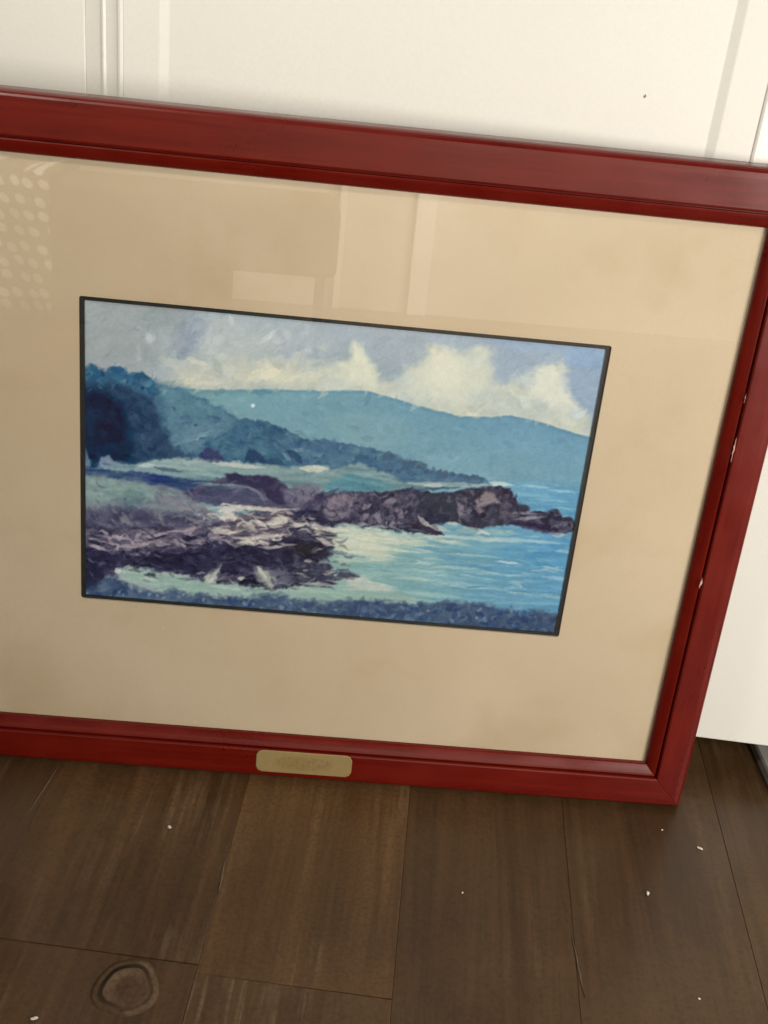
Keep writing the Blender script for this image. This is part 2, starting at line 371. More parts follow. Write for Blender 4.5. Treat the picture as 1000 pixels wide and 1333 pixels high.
# mat board with its window, black fillet, print
AL, AR, AB, AT = -.19561, .20435, .15872, .41251
def ring_board(name, o, i, y0, y1, rc=0.0, bev=0.0):
    """flat board o=(x0,x1,z0,z1) with a window i whose corners are rounded by rc"""
    def loop(b, r, n=5):
        if r <= 0: r = 1e-5
        pts = []
        for (cx, cz, a0) in ((b[1]-r, b[3]-r, 0), (b[0]+r, b[3]-r, 90), (b[0]+r, b[2]+r, 180), (b[1]-r, b[2]+r, 270)):
            for k_ in range(n):
                a = math.radians(a0+90*k_/(n-1)); pts.append((cx+r*math.cos(a), cz+r*math.sin(a)))
        return pts
    Lo = loop(o, 0); Li = loop(i, rc); Lb = loop((i[0]+bev, i[1]-bev, i[2]+bev, i[3]-bev), rc); n = len(Lo); v, f = [], []
    for (lp, y) in ((Lo, y1), (Lo, y0), (Li, y0), (Lb, y1)): v += [(x, y, z) for x, z in lp]
    for a in range(4):
        b = (a+1) % 4
        for k_ in range(n): k2 = (k_+1) % n; f.append((a*n+k_, a*n+k2, b*n+k2, b*n+k_))
    return pydata(name, v, f)
B = .0034
matb = obj('mat_board', ring_board('mat_board', (IN[0]-.006, IN[1]+.006, IN[2]-.006, IN[3]+.006), (AL, AR, AB, AT), .0106, .0122, .0022), M_MAT, pic)
obj('fillet', ring_board('fillet', (AL-.004, AR+.004, AB-.004, AT+.004), (AL+B*1.12, AR-B*.92, AB+B*.75, AT-B), .0123, .0131, .0012), M_FILLET, pic)
obj('glass', box_mesh('glass', IN[0]-.005, IN[1]+.005, .0080, .0100, IN[2]-.005, IN[3]+.005), M_GLASS, pic)
obj('backing', box_mesh('backing', IN[0]-.007, IN[1]+.007, .0152, .0185, IN[2]-.007, IN[3]+.007), M_BACK, pic)
# brass plate with clipped corners
def plate_mesh():
    w, h, c = .0418, .0112, .0052; v, f = [], []
    oc = [(-w+c, -h), (w-c, -h), (w-.0018, -h+.0016), (w, -h+c), (w, h-c), (w-.0018, h-.0016), (w-c, h), (-w+c, h), (-w+.0018, h-.0016), (-w, h-c), (-w, -h+c), (-w+.0018, -h+.0016)]
    for (k_, y) in ((1, .0001), (1, -.0004), (.99, -.0006)): v += [(x*k_, y, z*(k_ if k_ == 1 else .955)) for x, z in oc]
    n = len(oc); f.append(tuple(range(2*n, 3*n))); f.append(tuple(range(n)))
    for a in (0, 1):
        for i in range(n): f.append((a*n+i, a*n+(i+1) % n, (a+1)*n+(i+1) % n, (a+1)*n+i))
    return pydata('name_plate', v, f)
pl = obj('name_plate', plate_mesh(), M_BRASS, pic); pl.location = (-.0003, -.0002, .0186); pl.rotation_euler.y = -.004
pl['label'] = 'small dull brass name plate with clipped corners, its engraving unreadable'

INK_GAIN = np.array([1.0, 1.03, 1.14]); INK_LIFT = 0.010
# ---------------------------------------------------------------- the printed seascape (flat print)
PX0, PY0, PW, PH, PS = 98, 378, 706, 458, 1.25      # picture coordinates of the painter's canvas
def paint_canvas():
    rg = np.random.default_rng(11)
    W, H = int(PW*PS), int(PH*PS)
    X, Y = np.meshgrid((PX0+np.arange(W)/PS).astype(np.float32), (PY0+np.arange(H)/PS).astype(np.float32))
    tabs = rg.random((24, 256, 256)).astype(np.float32)
    def vn(x, y, k):
        xi = np.floor(x).astype(int); yi = np.floor(y).astype(int)
        fx = x-xi; fy = y-yi; fx = fx*fx*(3-2*fx); fy = fy*fy*(3-2*fy)
        t = tabs[k % 24]; a = xi & 255; b = (xi+1) & 255; c = yi & 255; d = (yi+1) & 255
        return (t[c, a]*(1-fx)+t[c, b]*fx)*(1-fy)+(t[d, a]*(1-fx)+t[d, b]*fx)*fy
    ALL = (slice(0, H), slice(0, W))
    def win(x0, y0, x1, y1):
        return (slice(max(int((y0-PY0)*PS), 0), max(min(int((y1-PY0)*PS)+2, H), 0)), slice(max(int((x0-PX0)*PS), 0), max(min(int((x1-PX0)*PS)+2, W), 0)))
    def fbm(sx, sy, k, o=4, sh=0.0, w=ALL):
        s = 0; a = 1; n = 0; xs = (X[w]+sh*Y[w])/sx+7.3*k; ys = Y[w]/sy+3.1*k
        for i in range(o):
            s = s+a*vn(xs, ys, k+i); n += a; a *= .55; xs = xs*2.03+11; ys = ys*2.03+5
        return s/n-.5
    C = np.zeros((H, W, 3), np.float32)
    col = lambda c: np.array(c, float)
    wx1, wy1 = fbm(16, 16, 0), fbm(16, 16, 3)
    wx2, wy2 = fbm(5, 5, 6, 3), fbm(5, 5, 9, 3)
    def sd(pts, w1=6, w2=3, w=ALL):
        x = X[w]+wx1[w]*w1*2+wx2[w]*w2*2; y = Y[w]+wy1[w]*w1*2+wy2[w]*w2*2
        p = np.array(pts, float); n = len(p); dm = np.full(x.shape, 1e9, np.float32); ins = np.zeros(x.shape, bool)
        for i in range(n):
            (ax, ay), (bx, by) = p[i], p[(i+1) % n]
            ex, ey = bx-ax, by-ay; L = ex*ex+ey*ey+1e-9
            t = np.clip(((x-ax)*ex+(y-ay)*ey)/L, 0, 1)
            dm = np.minimum(dm, (x-ax-t*ex)**2+(y-ay-t*ey)**2)
            if ay != by:
                cr = ((ay > y) != (by > y)) & (x < ex*(y-ay)/(by-ay)+ax); ins ^= cr
        d = np.sqrt(dm); return np.where(ins, d, -d)
    def lay(a, c, w=ALL):
        a = np.clip(a, 0, 1)[..., None]; C[w] = C[w]*(1-a)+np.asarray(c, np.float32)*a
    def poly(pts, c, soft=1.5, w1=3, w2=2, al=1.0, var=0, vs=(14, 9), k=2, c2=None, sh=0.0, brk=0.0, bs=(28, 7)):
        p = np.array(pts, float); g = soft+2*w1+2*w2+2+brk
        w = win(p[:, 0].min()-g, p[:, 1].min()-g, p[:, 0].max()+g, p[:, 1].max()+g)
        d = sd(pts, w1, w2, w)
        if brk: d = d+fbm(bs[0], bs[1], k+3, 4, 0.0, w)*2*brk
        m = np.clip(d/soft+.5, 0, 1)*al
        base = col(c)+np.zeros_like(C[w])
        if c2 is not None:
            t = np.clip(fbm(vs[0], vs[1], k, 4, sh, w)*3.2+.5, 0, 1)[..., None]; base = base*(1-t)+col(c2)*t
        if var: base = base+(fbm(vs[0]*.6, vs[1]*.6, k+5, 3, sh, w)*var*2)[..., None]
        lay(m, base, w)
    def stroke(x0, y0, x1, y1, w, c, al=.8, bend=0.0, dry=.5):
        n = 7; t = np.linspace(0, 1, n); nx, ny = -(y1-y0), (x1-x0)
        bx = x0+(x1-x0)*t+nx*bend*4*t*(1-t); by = y0+(y1-y0)*t+ny*bend*4*t*(1-t)
        r = w+2; i0 = max(int((min(bx)-r-PX0)*PS), 0); i1 = min(int((max(bx)+r-PX0)*PS)+2, W)
        j0 = max(int((min(by)-r-PY0)*PS), 0); j1 = min(int((max(by)+r-PY0)*PS)+2, H)
        if i1 <= i0 or j1 <= j0: return
        x = X[j0:j1, i0:i1]+wx2[j0:j1, i0:i1]*3; y = Y[j0:j1, i0:i1]+wy2[j0:j1, i0:i1]*2.2
        best = np.full(x.shape, -9.0)
        for q in range(n-1):
            ex, ey = bx[q+1]-bx[q], by[q+1]-by[q]; L = ex*ex+ey*ey+1e-9
            s = np.clip(((x-bx[q])*ex+(y-by[q])*ey)/L, 0, 1)
            d = np.hypot(x-bx[q]-s*ex, y-by[q]-s*ey); tt = (q+s)/(n-1)
            ww = w*.5*(np.clip(4*tt, .25, 1)*np.clip(3*(1-tt), .15, 1))
            best = np.maximum(best, ww-d)
        a = np.clip(best/1.1+.55, 0, 1)*al*np.clip(1-dry*(wx1[j0:j1, i0:i1]+.5)*.9, 0, 1)
        C[j0:j1, i0:i1] = C[j0:j1, i0:i1]*(1-a[..., None])+col(c)*a[..., None]
    def scatter(n, pts, cols, lw, ww, ang, al=.7, spread=.25, bend=.08, seed=0):
        r = np.random.default_rng(100+seed); p = np.array(pts, float)
        lo, hi = p.min(0), p.max(0); k = 0; tries = 0
        while k < n and tries < n*30:
            tries += 1
            x, y = r.uniform(lo, hi); ins = False
            for i in range(len(p)):
                (ax, ay), (bx, by) = p[i], p[(i+1) % len(p)]
                if (ay > y) != (by > y) and x < (bx-ax)*(y-ay)/(by-ay)+ax: ins = not ins
            if not ins: continue
            k += 1; L = r.uniform(*lw); w = r.uniform(*ww); a = ang+r.normal()*spread
            c = col(cols[r.integers(len(cols))])+r.normal()*5
            stroke(x-L*.5*np.cos(a), y-L*.5*np.sin(a), x+L*.5*np.cos(a), y+L*.5*np.sin(a), w, c, al*r.uniform(.5, 1), r.normal()*bend)
    def blot(x, y, rx, ry, c, al=.6, rot=0.0, soft=1.0):
        g = max(rx, ry)*1.1+12; w = win(x-g, y-g, x+g, y+g)
        xx = X[w]+wx1[w]*8+wx2[w]*3-x; yy = Y[w]+wy1[w]*8+wy2[w]*3-y; cs, sn = np.cos(rot), np.sin(rot)
        u = (xx*cs+yy*sn)/rx; v = (-xx*sn+yy*cs)/ry
        q = np.clip(1-(u*u+v*v), 0, 1); lay(np.clip(q*1.5, 0, 1)**1.6*al, c, w)
    def veins(pts, c, s=(16, 8), th=.78, k=4, al=.7, sh=0.0, soft=8, warp=10):
        p = np.array(pts, float); g = soft+4
        w = win(p[:, 0].min()-g, p[:, 1].min()-g, p[:, 0].max()+g, p[:, 1].max()+g)
        m = np.clip(sd(pts, 4, 2, w)/soft+.5, 0, 1)
        xs = (X[w]+sh*Y[w]+wx1[w]*warp*2)/s[0]+k*3.7; ys = (Y[w]+wy1[w]*warp)/s[1]+k*1.9
        r = 1-np.abs(2*vn(xs, ys, k)-1); r2 = 1-np.abs(2*vn(xs*2.1+4, ys*2.1+9, k+1)-1)
        pr_ = vn(xs*.4+8, ys*.4+2, k+2)
        a = np.clip((r*.7+r2*.3-th)*7, 0, 1)*np.clip(pr_*2.2-.5, 0, 1)
        lay(a*m*al, c, w)
    def smudge(n, lw, ww, al, seed, jit=9, box=None):
        r = np.random.default_rng(500+seed)
        for _ in range(n):
            x, y = r.uniform(104, 796), r.uniform(388, 828)
            if box and not (box[0] < x < box[2] and box[1] < y < box[3]): continue
            f = .085; yl = y-f*(x-105)
            c = C[min(int((y-PY0)*PS), H-1), min(int((x-PX0)*PS), W-1)]+r.normal()*jit
            if yl < 500: a = r.normal(-.5, .7); k_ = 1.25
            elif yl < 585: a = r.normal(.35, .6); k_ = .8
            elif x > 430 and yl > 640: a = r.normal(f, .06); k_ = 1.7
            elif yl > 735: a = r.normal(.1, .9); k_ = .7
            else: a = r.normal(.25, .5); k_ = .9
            L = r.uniform(*lw)*k_; w = r.uniform(*ww)*(.6 if x > 430 and 640 < yl < 735 else 1)
            stroke(x-L*.5*np.cos(a), y-L*.5*np.sin(a), x+L*.5*np.cos(a), y+L*.5*np.sin(a), w, c, al, r.normal()*.1)
    S = .085                                            # the horizon's slant in these coordinates
    # ---- sky
    tl = np.clip((X-105)/690, 0, 1)[..., None]
    C[:] = col((150, 158, 160))*(1-tl)+col((154, 172, 186))*tl
    C += (fbm(60, 34, 1, 4)*26)[..., None]*col((1, 1, 1.05))
    blot(175, 425, 95, 55, (140, 150, 152), .6, 0, 1.6); blot(140, 405, 60, 30, (152, 158, 160), .5)
    blot(300, 440, 80, 45, (170, 178, 176), .8, 0, 1.5); blot(360, 420, 80, 26, (158, 170, 176), .7, .3, 1.5)
    poly([(244, 404), (270, 408), (268, 430), (258, 452), (250, 466), (232, 468), (226, 452), (238, 430)], (124, 138, 158), 16, 7, 4, .75, 8, (20, 18), 5, (136, 148, 162))
    scatter(14, [(240, 405), (270, 410), (256, 460), (228, 466)], [(116, 132, 154), (130, 144, 160), (142, 154, 166)], (12, 28), (5, 11), 1.7, .4, .3, .1, 31)
    blot(400, 440, 60, 25, (163, 172, 178), .7, .1, 1.5)
    blot(470, 425, 90, 20, (158, 169, 178), .6, .1, 1.6); blot(520, 452, 50, 38, (156, 168, 176), .8, .1, 1.6)
    blot(660, 462, 45, 40, (148, 164, 180), .7, .1, 1.5); blot(765, 500, 32, 55, (142, 162, 182), .8, 0, 1.5)
    blot(700, 445, 90, 18, (146, 168, 192), .6, .1, 1.5); blot(765, 465, 40, 20, (138, 168, 200), .6, .1, 1.5)
    # cream base of the cloud bank
    poly([(215, 500), (232, 478), (262, 474), (290, 468), (330, 472), (352, 462), (385, 470), (410, 476), (440, 470), (470, 475), (500, 500), (520, 520), (250, 520)],
         (186, 186, 172), 16, 8, 4, .85, 12, (30, 18), 3, (170, 178, 172))
    scatter(46, [(240, 470), (440, 462), (440, 505), (240, 500)], [(200, 198, 176), (208, 204, 182), (176, 182, 176), (190, 192, 180)], (10, 34), (5, 12), -.3, .55, .6, .1, 1)
    scatter(24, [(250, 405), (430, 425), (430, 470), (250, 460)], [(176, 186, 186), (160, 172, 178), (184, 190, 186)], (14, 36), (6, 14), -.6, .5, .6, .12, 2)
    scatter(16, [(115, 400), (240, 405), (240, 480), (115, 470)], [(152, 160, 160), (136, 148, 152), (158, 166, 166)], (14, 34), (7, 16), -.8, .45, .6, .12, 3)
    poly([(189, 436), (196, 433), (203, 441), (199, 449), (191, 445)], (180, 188, 190), 6, 5, 4, .7); poly([(176, 452), (186, 448), (188, 462), (180, 470)], (170, 180, 182), 7, 5, 4, .6); poly([(208, 430), (222, 426), (226, 446), (214, 458)], (162, 174, 176), 9, 5, 4, .6)
    scatter(22, [(170, 425), (232, 420), (238, 470), (172, 474)], [(168, 178, 180), (140, 152, 156), (156, 166, 168)], (6, 20), (3, 8), 1.1, .45, .7, .12, 32)
    blot(199, 465, 9, 15, (138, 152, 156), .5, -.6); blot(228, 472, 24, 9, (178, 184, 176), .7, .3); blot(282, 478, 8, 17, (150, 162, 160), .6, -.5)
    stroke(300, 412, 303, 425, 6, (190, 200, 202), .6); stroke(338, 448, 362, 428, 7, (184, 192, 192), .7); stroke(348, 442, 357, 432, 4, (196, 202, 200), .6)
    scatter(20, [(355, 432), (425, 434), (425, 472), (355, 474)], [(186, 191, 186), (162, 172, 176), (178, 186, 186)], (8, 22), (4, 9), -.2, .5, .6, .12, 33)
    stroke(320, 497, 345, 480, 10, (208, 204, 178), .75); stroke(338, 492, 366, 482, 12, (214, 208, 184), .75); stroke(245, 500, 292, 500, 6, (196, 196, 188), .7)
    poly([(424, 512), (426, 478), (436, 472), (452, 472), (458, 460), (462, 446), (470, 450), (478, 466), (489, 474), (493, 490), (505, 512)], (194, 197, 180), 7, 4, 2, .9, 10, (18, 12), 4, (182, 189, 180))
    stroke(463, 450, 466, 474, 8, (208, 206, 180), .8); stroke(462, 462, 474, 476, 9, (204, 203, 182), .6)
    poly([(486, 516), (497, 496), (512, 496), (526, 484), (545, 473), (555, 464), (556, 451), (566, 448), (580, 452), (597, 460), (606, 454), (627, 448), (643, 455), (636, 468), (642, 486), (655, 502),
          (672, 497), (689, 484), (698, 476), (711, 471), (730, 473), (742, 484), (724, 493), (730, 509), (748, 528), (771, 541), (771, 575), (690, 556), (600, 550), (520, 528)],
         (196, 198, 182), 8, 5, 2, .92, 10, (30, 20), 4, (180, 188, 182))
    scatter(30, [(540, 470), (600, 462), (635, 470), (640, 500), (600, 520), (530, 510)], [(208, 206, 184), (186, 194, 188), (204, 204, 186), (196, 198, 178)], (10, 26), (6, 13), .6, .5, .7, .12, 4)
    scatter(24, [(660, 505), (710, 476), (725, 500), (760, 545), (690, 540)], [(206, 206, 190), (184, 196, 196), (200, 203, 188)], (10, 26), (6, 12), .5, .5, .6, .12, 5)
    scatter(40, [(500, 500), (555, 455), (640, 452), (650, 500), (700, 478), (738, 480), (768, 560), (690, 548), (600, 538), (520, 520)], [(176, 186, 184), (206, 205, 186), (190, 195, 184), (170, 182, 186)], (14, 40), (8, 18), .5, .35, .6, .12, 34)
    stroke(560, 455, 582, 468, 9, (212, 208, 184), .8); stroke(700, 482, 728, 478, 9, (210, 210, 194), .8); blot(735, 500, 9, 10, (156, 176, 190), .5); blot(620, 515, 14, 9, (176, 188, 184), .5)
    blot(752, 540, 12, 10, (182, 196, 200), .6); blot(618, 470, 11, 14, (182, 190, 190), .5)
    # ---- far hill
    ridge = [(215, 506), (249, 507), (297, 508), (349, 507), (430, 509), (479, 509), (517, 520), (555, 531), (601, 542), (628, 543), (666, 541), (696, 547), (727, 557), (775, 571), (800, 575)]
    d = sd(ridge+[(800, 720), (215, 720)], .8, .8); m = np.clip(d/1.6+.5, 0, 1)
    tx = np.clip((X-250)/520, 0, 1)[..., None]; ty = np.clip((Y-520-S*(X-300))/110, 0, 1)[..., None]
    hill = (col((112, 148, 156))*(1-tx)+col((106, 150, 174))*tx)*(1-ty)+(col((126, 158, 164))*(1-tx)+col((122, 162, 176))*tx)*ty
    hill = hill+(fbm(40, 26, 8, 4)*16)[..., None]
    lay(m, hill)
    lay(np.clip(1-np.abs(d-2.5)/2.5, 0, 1)*.35, (84, 130, 150))
    blot(300, 522, 60, 10, (120, 160, 166), .5, .05, 1.5); blot(340, 512, 18, 4, (84, 128, 146), .7, 0); blot(480, 560, 70, 30, (126, 160, 166), .5, .1, 1.8)
    stroke(327, 527, 330, 530, 4, (214, 226, 226), .95)
    # ---- sea on the right
    sea = [(520, 640), (600, 634), (690, 628), (800, 640), (800, 840), (330, 840), (380, 720), (430, 690), (500, 680)]
    d = sd(sea, 2, 1); m = np.clip(d/14+.5, 0, 1)
    t2 = np.clip((X-440)/280, 0, 1)[..., None]
    seac = col((138, 170, 162))*(1-t2)+col((96, 152, 184))*t2
    seac = seac+(fbm(46, 5, 10, 4, -6.0)*30)[..., None]*col((1.1, 1, .9))
    lay(m, seac)
    for x, y, L, w, c in [(700, 634, 44, 3, (176, 206, 208)), (735, 640, 40, 3, (166, 200, 208)), (690, 645, 60, 4, (128, 178, 190)), (720, 652, 60, 3, (140, 186, 198)), (664, 650, 20, 6, (150, 188, 192)), (735, 662, 30, 3, (150, 190, 198)), (650, 631, 40, 4, (190, 206, 200))]:
        stroke(x-L/2, y-L*S/2, x+L/2, y+L*S/2, w, c, .75)
    # ---- middle hill and trees on the left
    mid = [(98, 476), (110, 480), (119, 473), (126, 480), (136, 483), (144, 478), (162, 478), (166, 487), (176, 486), (184, 484), (194, 490), (199, 496), (212, 503), (224, 501), (236, 509), (250, 516), (266, 519), (280, 528), (296, 540),
           (310, 547), (325, 545), (341, 548), (362, 556), (378, 562), (405, 573), (430, 574), (453, 577), (472, 583), (498, 586), (517, 591), (526, 600), (540, 600), (552, 610), (564, 617), (582, 613), (593, 618), (612, 617), (628, 621), (636, 628), (600, 634), (500, 642), (430, 640), (98, 660)]
    poly(mid, (60, 90, 114), 2.5, 3, 3, 1, 16, (22, 14), 12, (76, 108, 128))
    poly([(200, 496), (226, 502), (262, 518), (290, 538), (310, 552), (285, 572), (250, 590), (215, 560)], (84, 122, 138), 14, 8, 4, .75, 14, (20, 12), 7, (98, 138, 150))
    poly([(240, 540), (266, 540), (300, 560), (280, 584), (240, 596), (205, 590)], (78, 112, 134), 16, 8, 4, .8, 14, (18, 10), 9, (96, 126, 144))
    poly([(430, 574), (472, 584), (517, 592), (552, 611), (600, 618), (636, 627), (560, 633), (430, 616), (380, 612), (370, 575)], (72, 104, 132), 5, 3, 3, .8, 16, (14, 9), 5, (88, 122, 140))
    poly([(250, 596), (268, 575), (290, 566), (305, 552), (325, 546), (345, 552), (352, 580), (392, 606), (330, 606), (262, 606)], (58, 94, 118), 3, 4, 4, .85, 16, (12, 9), 6, (78, 116, 134))
    scatter(90, [(205, 510), (300, 545), (420, 580), (520, 595), (600, 622), (430, 618), (250, 600)], [(54, 84, 110), (92, 128, 144), (74, 112, 132), (104, 138, 150), (60, 76, 108), (80, 118, 130)], (6, 20), (2, 6), .3, .5, .7, .1, 6)
    scatter(40, [(360, 556), (430, 575), (520, 595), (600, 619), (540, 628), (420, 606)], [(58, 90, 118), (52, 80, 106), (96, 130, 146)], (4, 11), (3, 6), .1, .6, .8, .1, 7)
    stroke(228, 580, 276, 560, 7, (116, 148, 164), .8); stroke(250, 574, 272, 566, 4, (134, 164, 174), .7); stroke(190, 545, 205, 553, 5, (92, 108, 126), .8); stroke(216, 508, 212, 514, 5, (124, 158, 166), .8)
    poly([(256, 606), (258, 590), (268, 584), (284, 588), (292, 606)], (62, 58, 92), 5, 3, 3, .8); poly([(318, 603), (322, 586), (334, 587), (346, 600), (352, 606)], (42, 66, 92), 4, 2, 2, .85)
    stroke(320, 578, 350, 594, 5, (98, 134, 148), .6); stroke(372, 588, 392, 606, 9, (40, 64, 92), .85, -.15); stroke(366, 590, 378, 604, 4, (124, 152, 164), .7, -.1); stroke(345, 600, 372, 605, 9, (44, 68, 96), .7)
    blot(388, 584, 9, 4, (126, 150, 166), .6); blot(412, 592, 10, 4, (108, 138, 154), .5)
    # foliage top edge
    scatter(34, [(106, 482), (165, 482), (200, 500), (205, 512), (106, 500)], [(44, 96, 124), (62, 112, 138), (30, 74, 104), (84, 126, 146)], (7, 18), (5, 10), -.2, .75, .6, .12, 8)
    stroke(118, 476, 128, 486, 8, (34, 88, 112), .8); stroke(146, 482, 162, 482, 9, (30, 84, 116), .8); stroke(172, 488, 194, 492, 6, (40, 86, 112), .8); stroke(108, 490, 122, 486, 8, (78, 124, 148), .7)
    poly([(104, 496), (150, 498), (172, 505), (195, 520), (208, 545), (214, 560), (225, 582), (250, 596), (225, 600), (172, 602), (104, 600)], (48, 70, 92), 9, 5, 4, .9, 12, (18, 12), 14, (40, 60, 84))
    scatter(26, [(150, 505), (190, 520), (215, 575), (180, 600), (165, 540)], [(60, 80, 102), (46, 62, 88), (62, 92, 112), (80, 102, 120)], (8, 22), (4, 9), .4, .5, .6, .1, 9)
    smudge(500, (10, 26), (4, 9), .5, 1)
    poly([(100, 512), (128, 508), (148, 516), (160, 535), (169, 556), (173, 580), (171, 600), (163, 606), (150, 601), (138, 592), (128, 592), (124, 604), (128, 612), (118, 612), (113, 600), (108, 586), (100, 580)], (4, 52, 76), 11, 4, 3, .97, 8, (20, 16), 5, (0, 38, 58), 0.0, 5, (14, 14))
    poly([(100, 596), (109, 582), (118, 606), (113, 612), (100, 612)], (118, 134, 154), 3, 2, 2, .7); poly([(127, 608), (131, 596), (140, 592), (152, 602), (166, 608), (150, 614)], (136, 150, 170), 3, 2, 2, .8); stroke(132, 604, 146, 606, 3, (60, 86, 110), .7)
    # ---- ledge with pale top
    led = [(98, 612), (150, 608), (176, 602), (230, 596), (300, 603), (372, 608), (424, 606), (430, 612), (470, 604), (520, 626), (560, 632), (520, 640), (430, 640), (420, 660), (98, 660)]
    poly(led, (128, 152, 154), 4, 3, 2, .97, 12, (40, 6), 11, (104, 134, 140), -4.0, 3)
    poly([(178, 604), (230, 597), (310, 604), (372, 609), (426, 607), (424, 613), (380, 617), (300, 616), (230, 612), (176, 610)], (156, 174, 172), 5, 2, 2, .75, 10, (30, 5), 4, (138, 162, 162), -4.0, 3)
    stroke(276, 603, 345, 610, 5, (196, 198, 184), .8); stroke(390, 610, 427, 611, 9, (208, 206, 188), .95); stroke(180, 606, 200, 606, 5, (184, 196, 200), .8); stroke(300, 602, 312, 601, 5, (170, 180, 180), .6)
    poly([(425, 628), (450, 618), (480, 622), (505, 630), (520, 636), (470, 640), (420, 640)], (74, 126, 142), 5, 3, 2, .8, 12, (20, 5), 8, (88, 138, 150), -4.0)
    stroke(440, 622, 500, 632, 4, (116, 160, 166), .6); stroke(460, 616, 520, 628, 4, (138, 172, 176), .6)
    poly([(98, 608), (128, 611), (170, 614), (220, 620), (262, 626), (330, 636), (345, 648), (300, 646), (240, 640), (180, 630), (98, 622)], (44, 62, 98), 4, 3, 2, .9, 14, (26, 5), 4, (62, 82, 112), -5.0)
    stroke(150, 609, 240, 619, 4, (126, 148, 164), .75); stroke(200, 609, 238, 615, 5, (58, 78, 102), .8); stroke(170, 617, 200, 623, 7, (82, 92, 126), .6); stroke(186, 622, 232, 626, 9, (32, 50, 104), .7); stroke(250, 616, 300, 622, 4, (150, 176, 180), .6)
    # ---- left slope
    poly([(98, 618), (140, 622), (185, 630), (220, 634), (248, 642), (266, 660), (290, 676), (240, 690), (98, 690)], (124, 134, 142), 4, 3, 2, .97, 10, (18, 8), 6, (108, 114, 128))
    poly([(98, 620), (140, 622), (190, 631), (206, 640), (190, 650), (150, 654), (98, 652)], (134, 160, 154), 10, 5, 3, .75, 10, (18, 8), 7, (118, 144, 146))
    poly([(150, 650), (170, 638), (190, 640), (180, 668), (160, 664)], (88, 112, 122), 10, 4, 3, .7); poly([(98, 664), (150, 660), (200, 668), (266, 672), (262, 690), (98, 694)], (84, 80, 100), 9, 5, 4, .85, 12, (14, 8), 8, (64, 60, 82))
    for x0, y0, x1, y1, w, c in [(158, 668, 172, 686, 8, (128, 128, 140)), (176, 680, 186, 690, 5, (120, 116, 130)), (206, 668, 216, 688, 5, (132, 124, 138)), (240, 640, 268, 664, 4, (144, 146, 152)), (226, 650, 250, 668, 7, (112, 108, 122)), (205, 645, 240, 660, 14, (130, 132, 142)), (252, 680, 270, 676, 5, (132, 124, 138))]:
        stroke(x0, y0, x1, y1, w, c, .75, .08)
    scatter(30, [(180, 640), (250, 645), (270, 675), (200, 686), (110, 676)], [(122, 120, 134), (88, 84, 104), (138, 136, 146), (100, 98, 116)], (7, 20), (2, 5), .8, .6, .35, .08, 10)
    # ---- cliffs in the middle
    poly([(268, 628), (300, 619), (340, 620), (360, 622), (380, 640), (420, 642), (440, 652), (440, 682), (380, 680), (330, 664), (250, 650), (236, 640)], (92, 88, 108), 3, 3, 2, .97, 14, (14, 8), 9, (66, 62, 86))
    poly([(268, 636), (310, 634), (335, 642), (348, 656), (340, 662), (280, 660), (250, 650)], (88, 88, 112), 3, 2, 2, .9, 8, (14, 8), 7, (76, 78, 100)); poly([(292, 618), (345, 619), (358, 626), (376, 656), (356, 656), (338, 636), (300, 628)], (58, 52, 76), 3, 3, 2, .9)
    stroke(262, 632, 330, 636, 4, (120, 142, 148), .7); stroke(318, 634, 344, 656, 4, (136, 138, 150), .8, -.15); stroke(250, 629, 320, 633, 3, (146, 170, 172), .7); stroke(262, 634, 300, 634, 3, (54, 72, 84), .7)
    poly([(366, 640), (396, 628), (420, 634), (404, 652), (384, 662), (372, 656)], (122, 118, 134), 6, 3, 3, .85, 8, (10, 8), 8, (108, 104, 122)); stroke(394, 668, 440, 636, 11, (66, 58, 84), .85)
    scatter(30, [(345, 625), (430, 640), (430, 680), (370, 664)], [(58, 50, 74), (122, 116, 132), (94, 86, 108)], (7, 18), (2, 6), -.9, .6, .5, .1, 11)
    poly([(372, 662), (400, 664), (440, 674), (436, 684), (412, 680), (372, 674)], (46, 42, 70), 3, 3, 2, .92)
    clf = [(412, 668), (420, 650), (436, 642), (455, 639), (500, 641), (540, 637), (566, 641), (590, 641), (604, 637), (622, 634), (640, 632), (656, 634), (668, 641), (676, 655), (688, 660), (690, 668), (712, 668), (718, 663), (726, 664), (733, 673), (741, 672), (749, 680), (751, 690),
           (738, 697), (712, 694), (690, 690), (668, 684), (648, 684), (622, 690), (606, 686), (590, 682), (566, 682), (578, 697), (556, 695), (530, 694), (505, 690), (470, 686), (438, 682), (416, 678)]
    poly(clf, (82, 78, 94), 2.5, 2.5, 2.5, 1, 18, (10, 9), 13, (50, 48, 64))
    poly([(416, 672), (426, 650), (444, 641), (462, 644), (458, 664), (444, 678), (420, 678)], (134, 124, 136), 6, 3, 3, .85, 12, (8, 10), 8, (110, 100, 118))
    scatter(60, [(440, 645), (500, 645), (545, 650), (548, 686), (500, 688), (440, 680)], [(148, 138, 150), (70, 58, 76), (108, 94, 112), (132, 120, 134), (56, 46, 66)], (5, 15), (2, 6), -1.0, .6, .9, .15, 12)
    for x, y, a, b in [(478, 660, 10, 5), (508, 655, 12, 6), (520, 668, 5, 10), (492, 676, 5, 9), (512, 684, 6, 7), (476, 674, 8, 4)]: blot(x, y, a, b, (150, 140, 150), .65, -.5)
    poly([(540, 642), (590, 642), (596, 655), (592, 676), (572, 684), (556, 676), (550, 662)], (50, 53, 66), 4, 3, 2, .92, 8, (12, 8), 9, (58, 60, 72)); blot(566, 676, 22, 8, (44, 46, 70), .8)
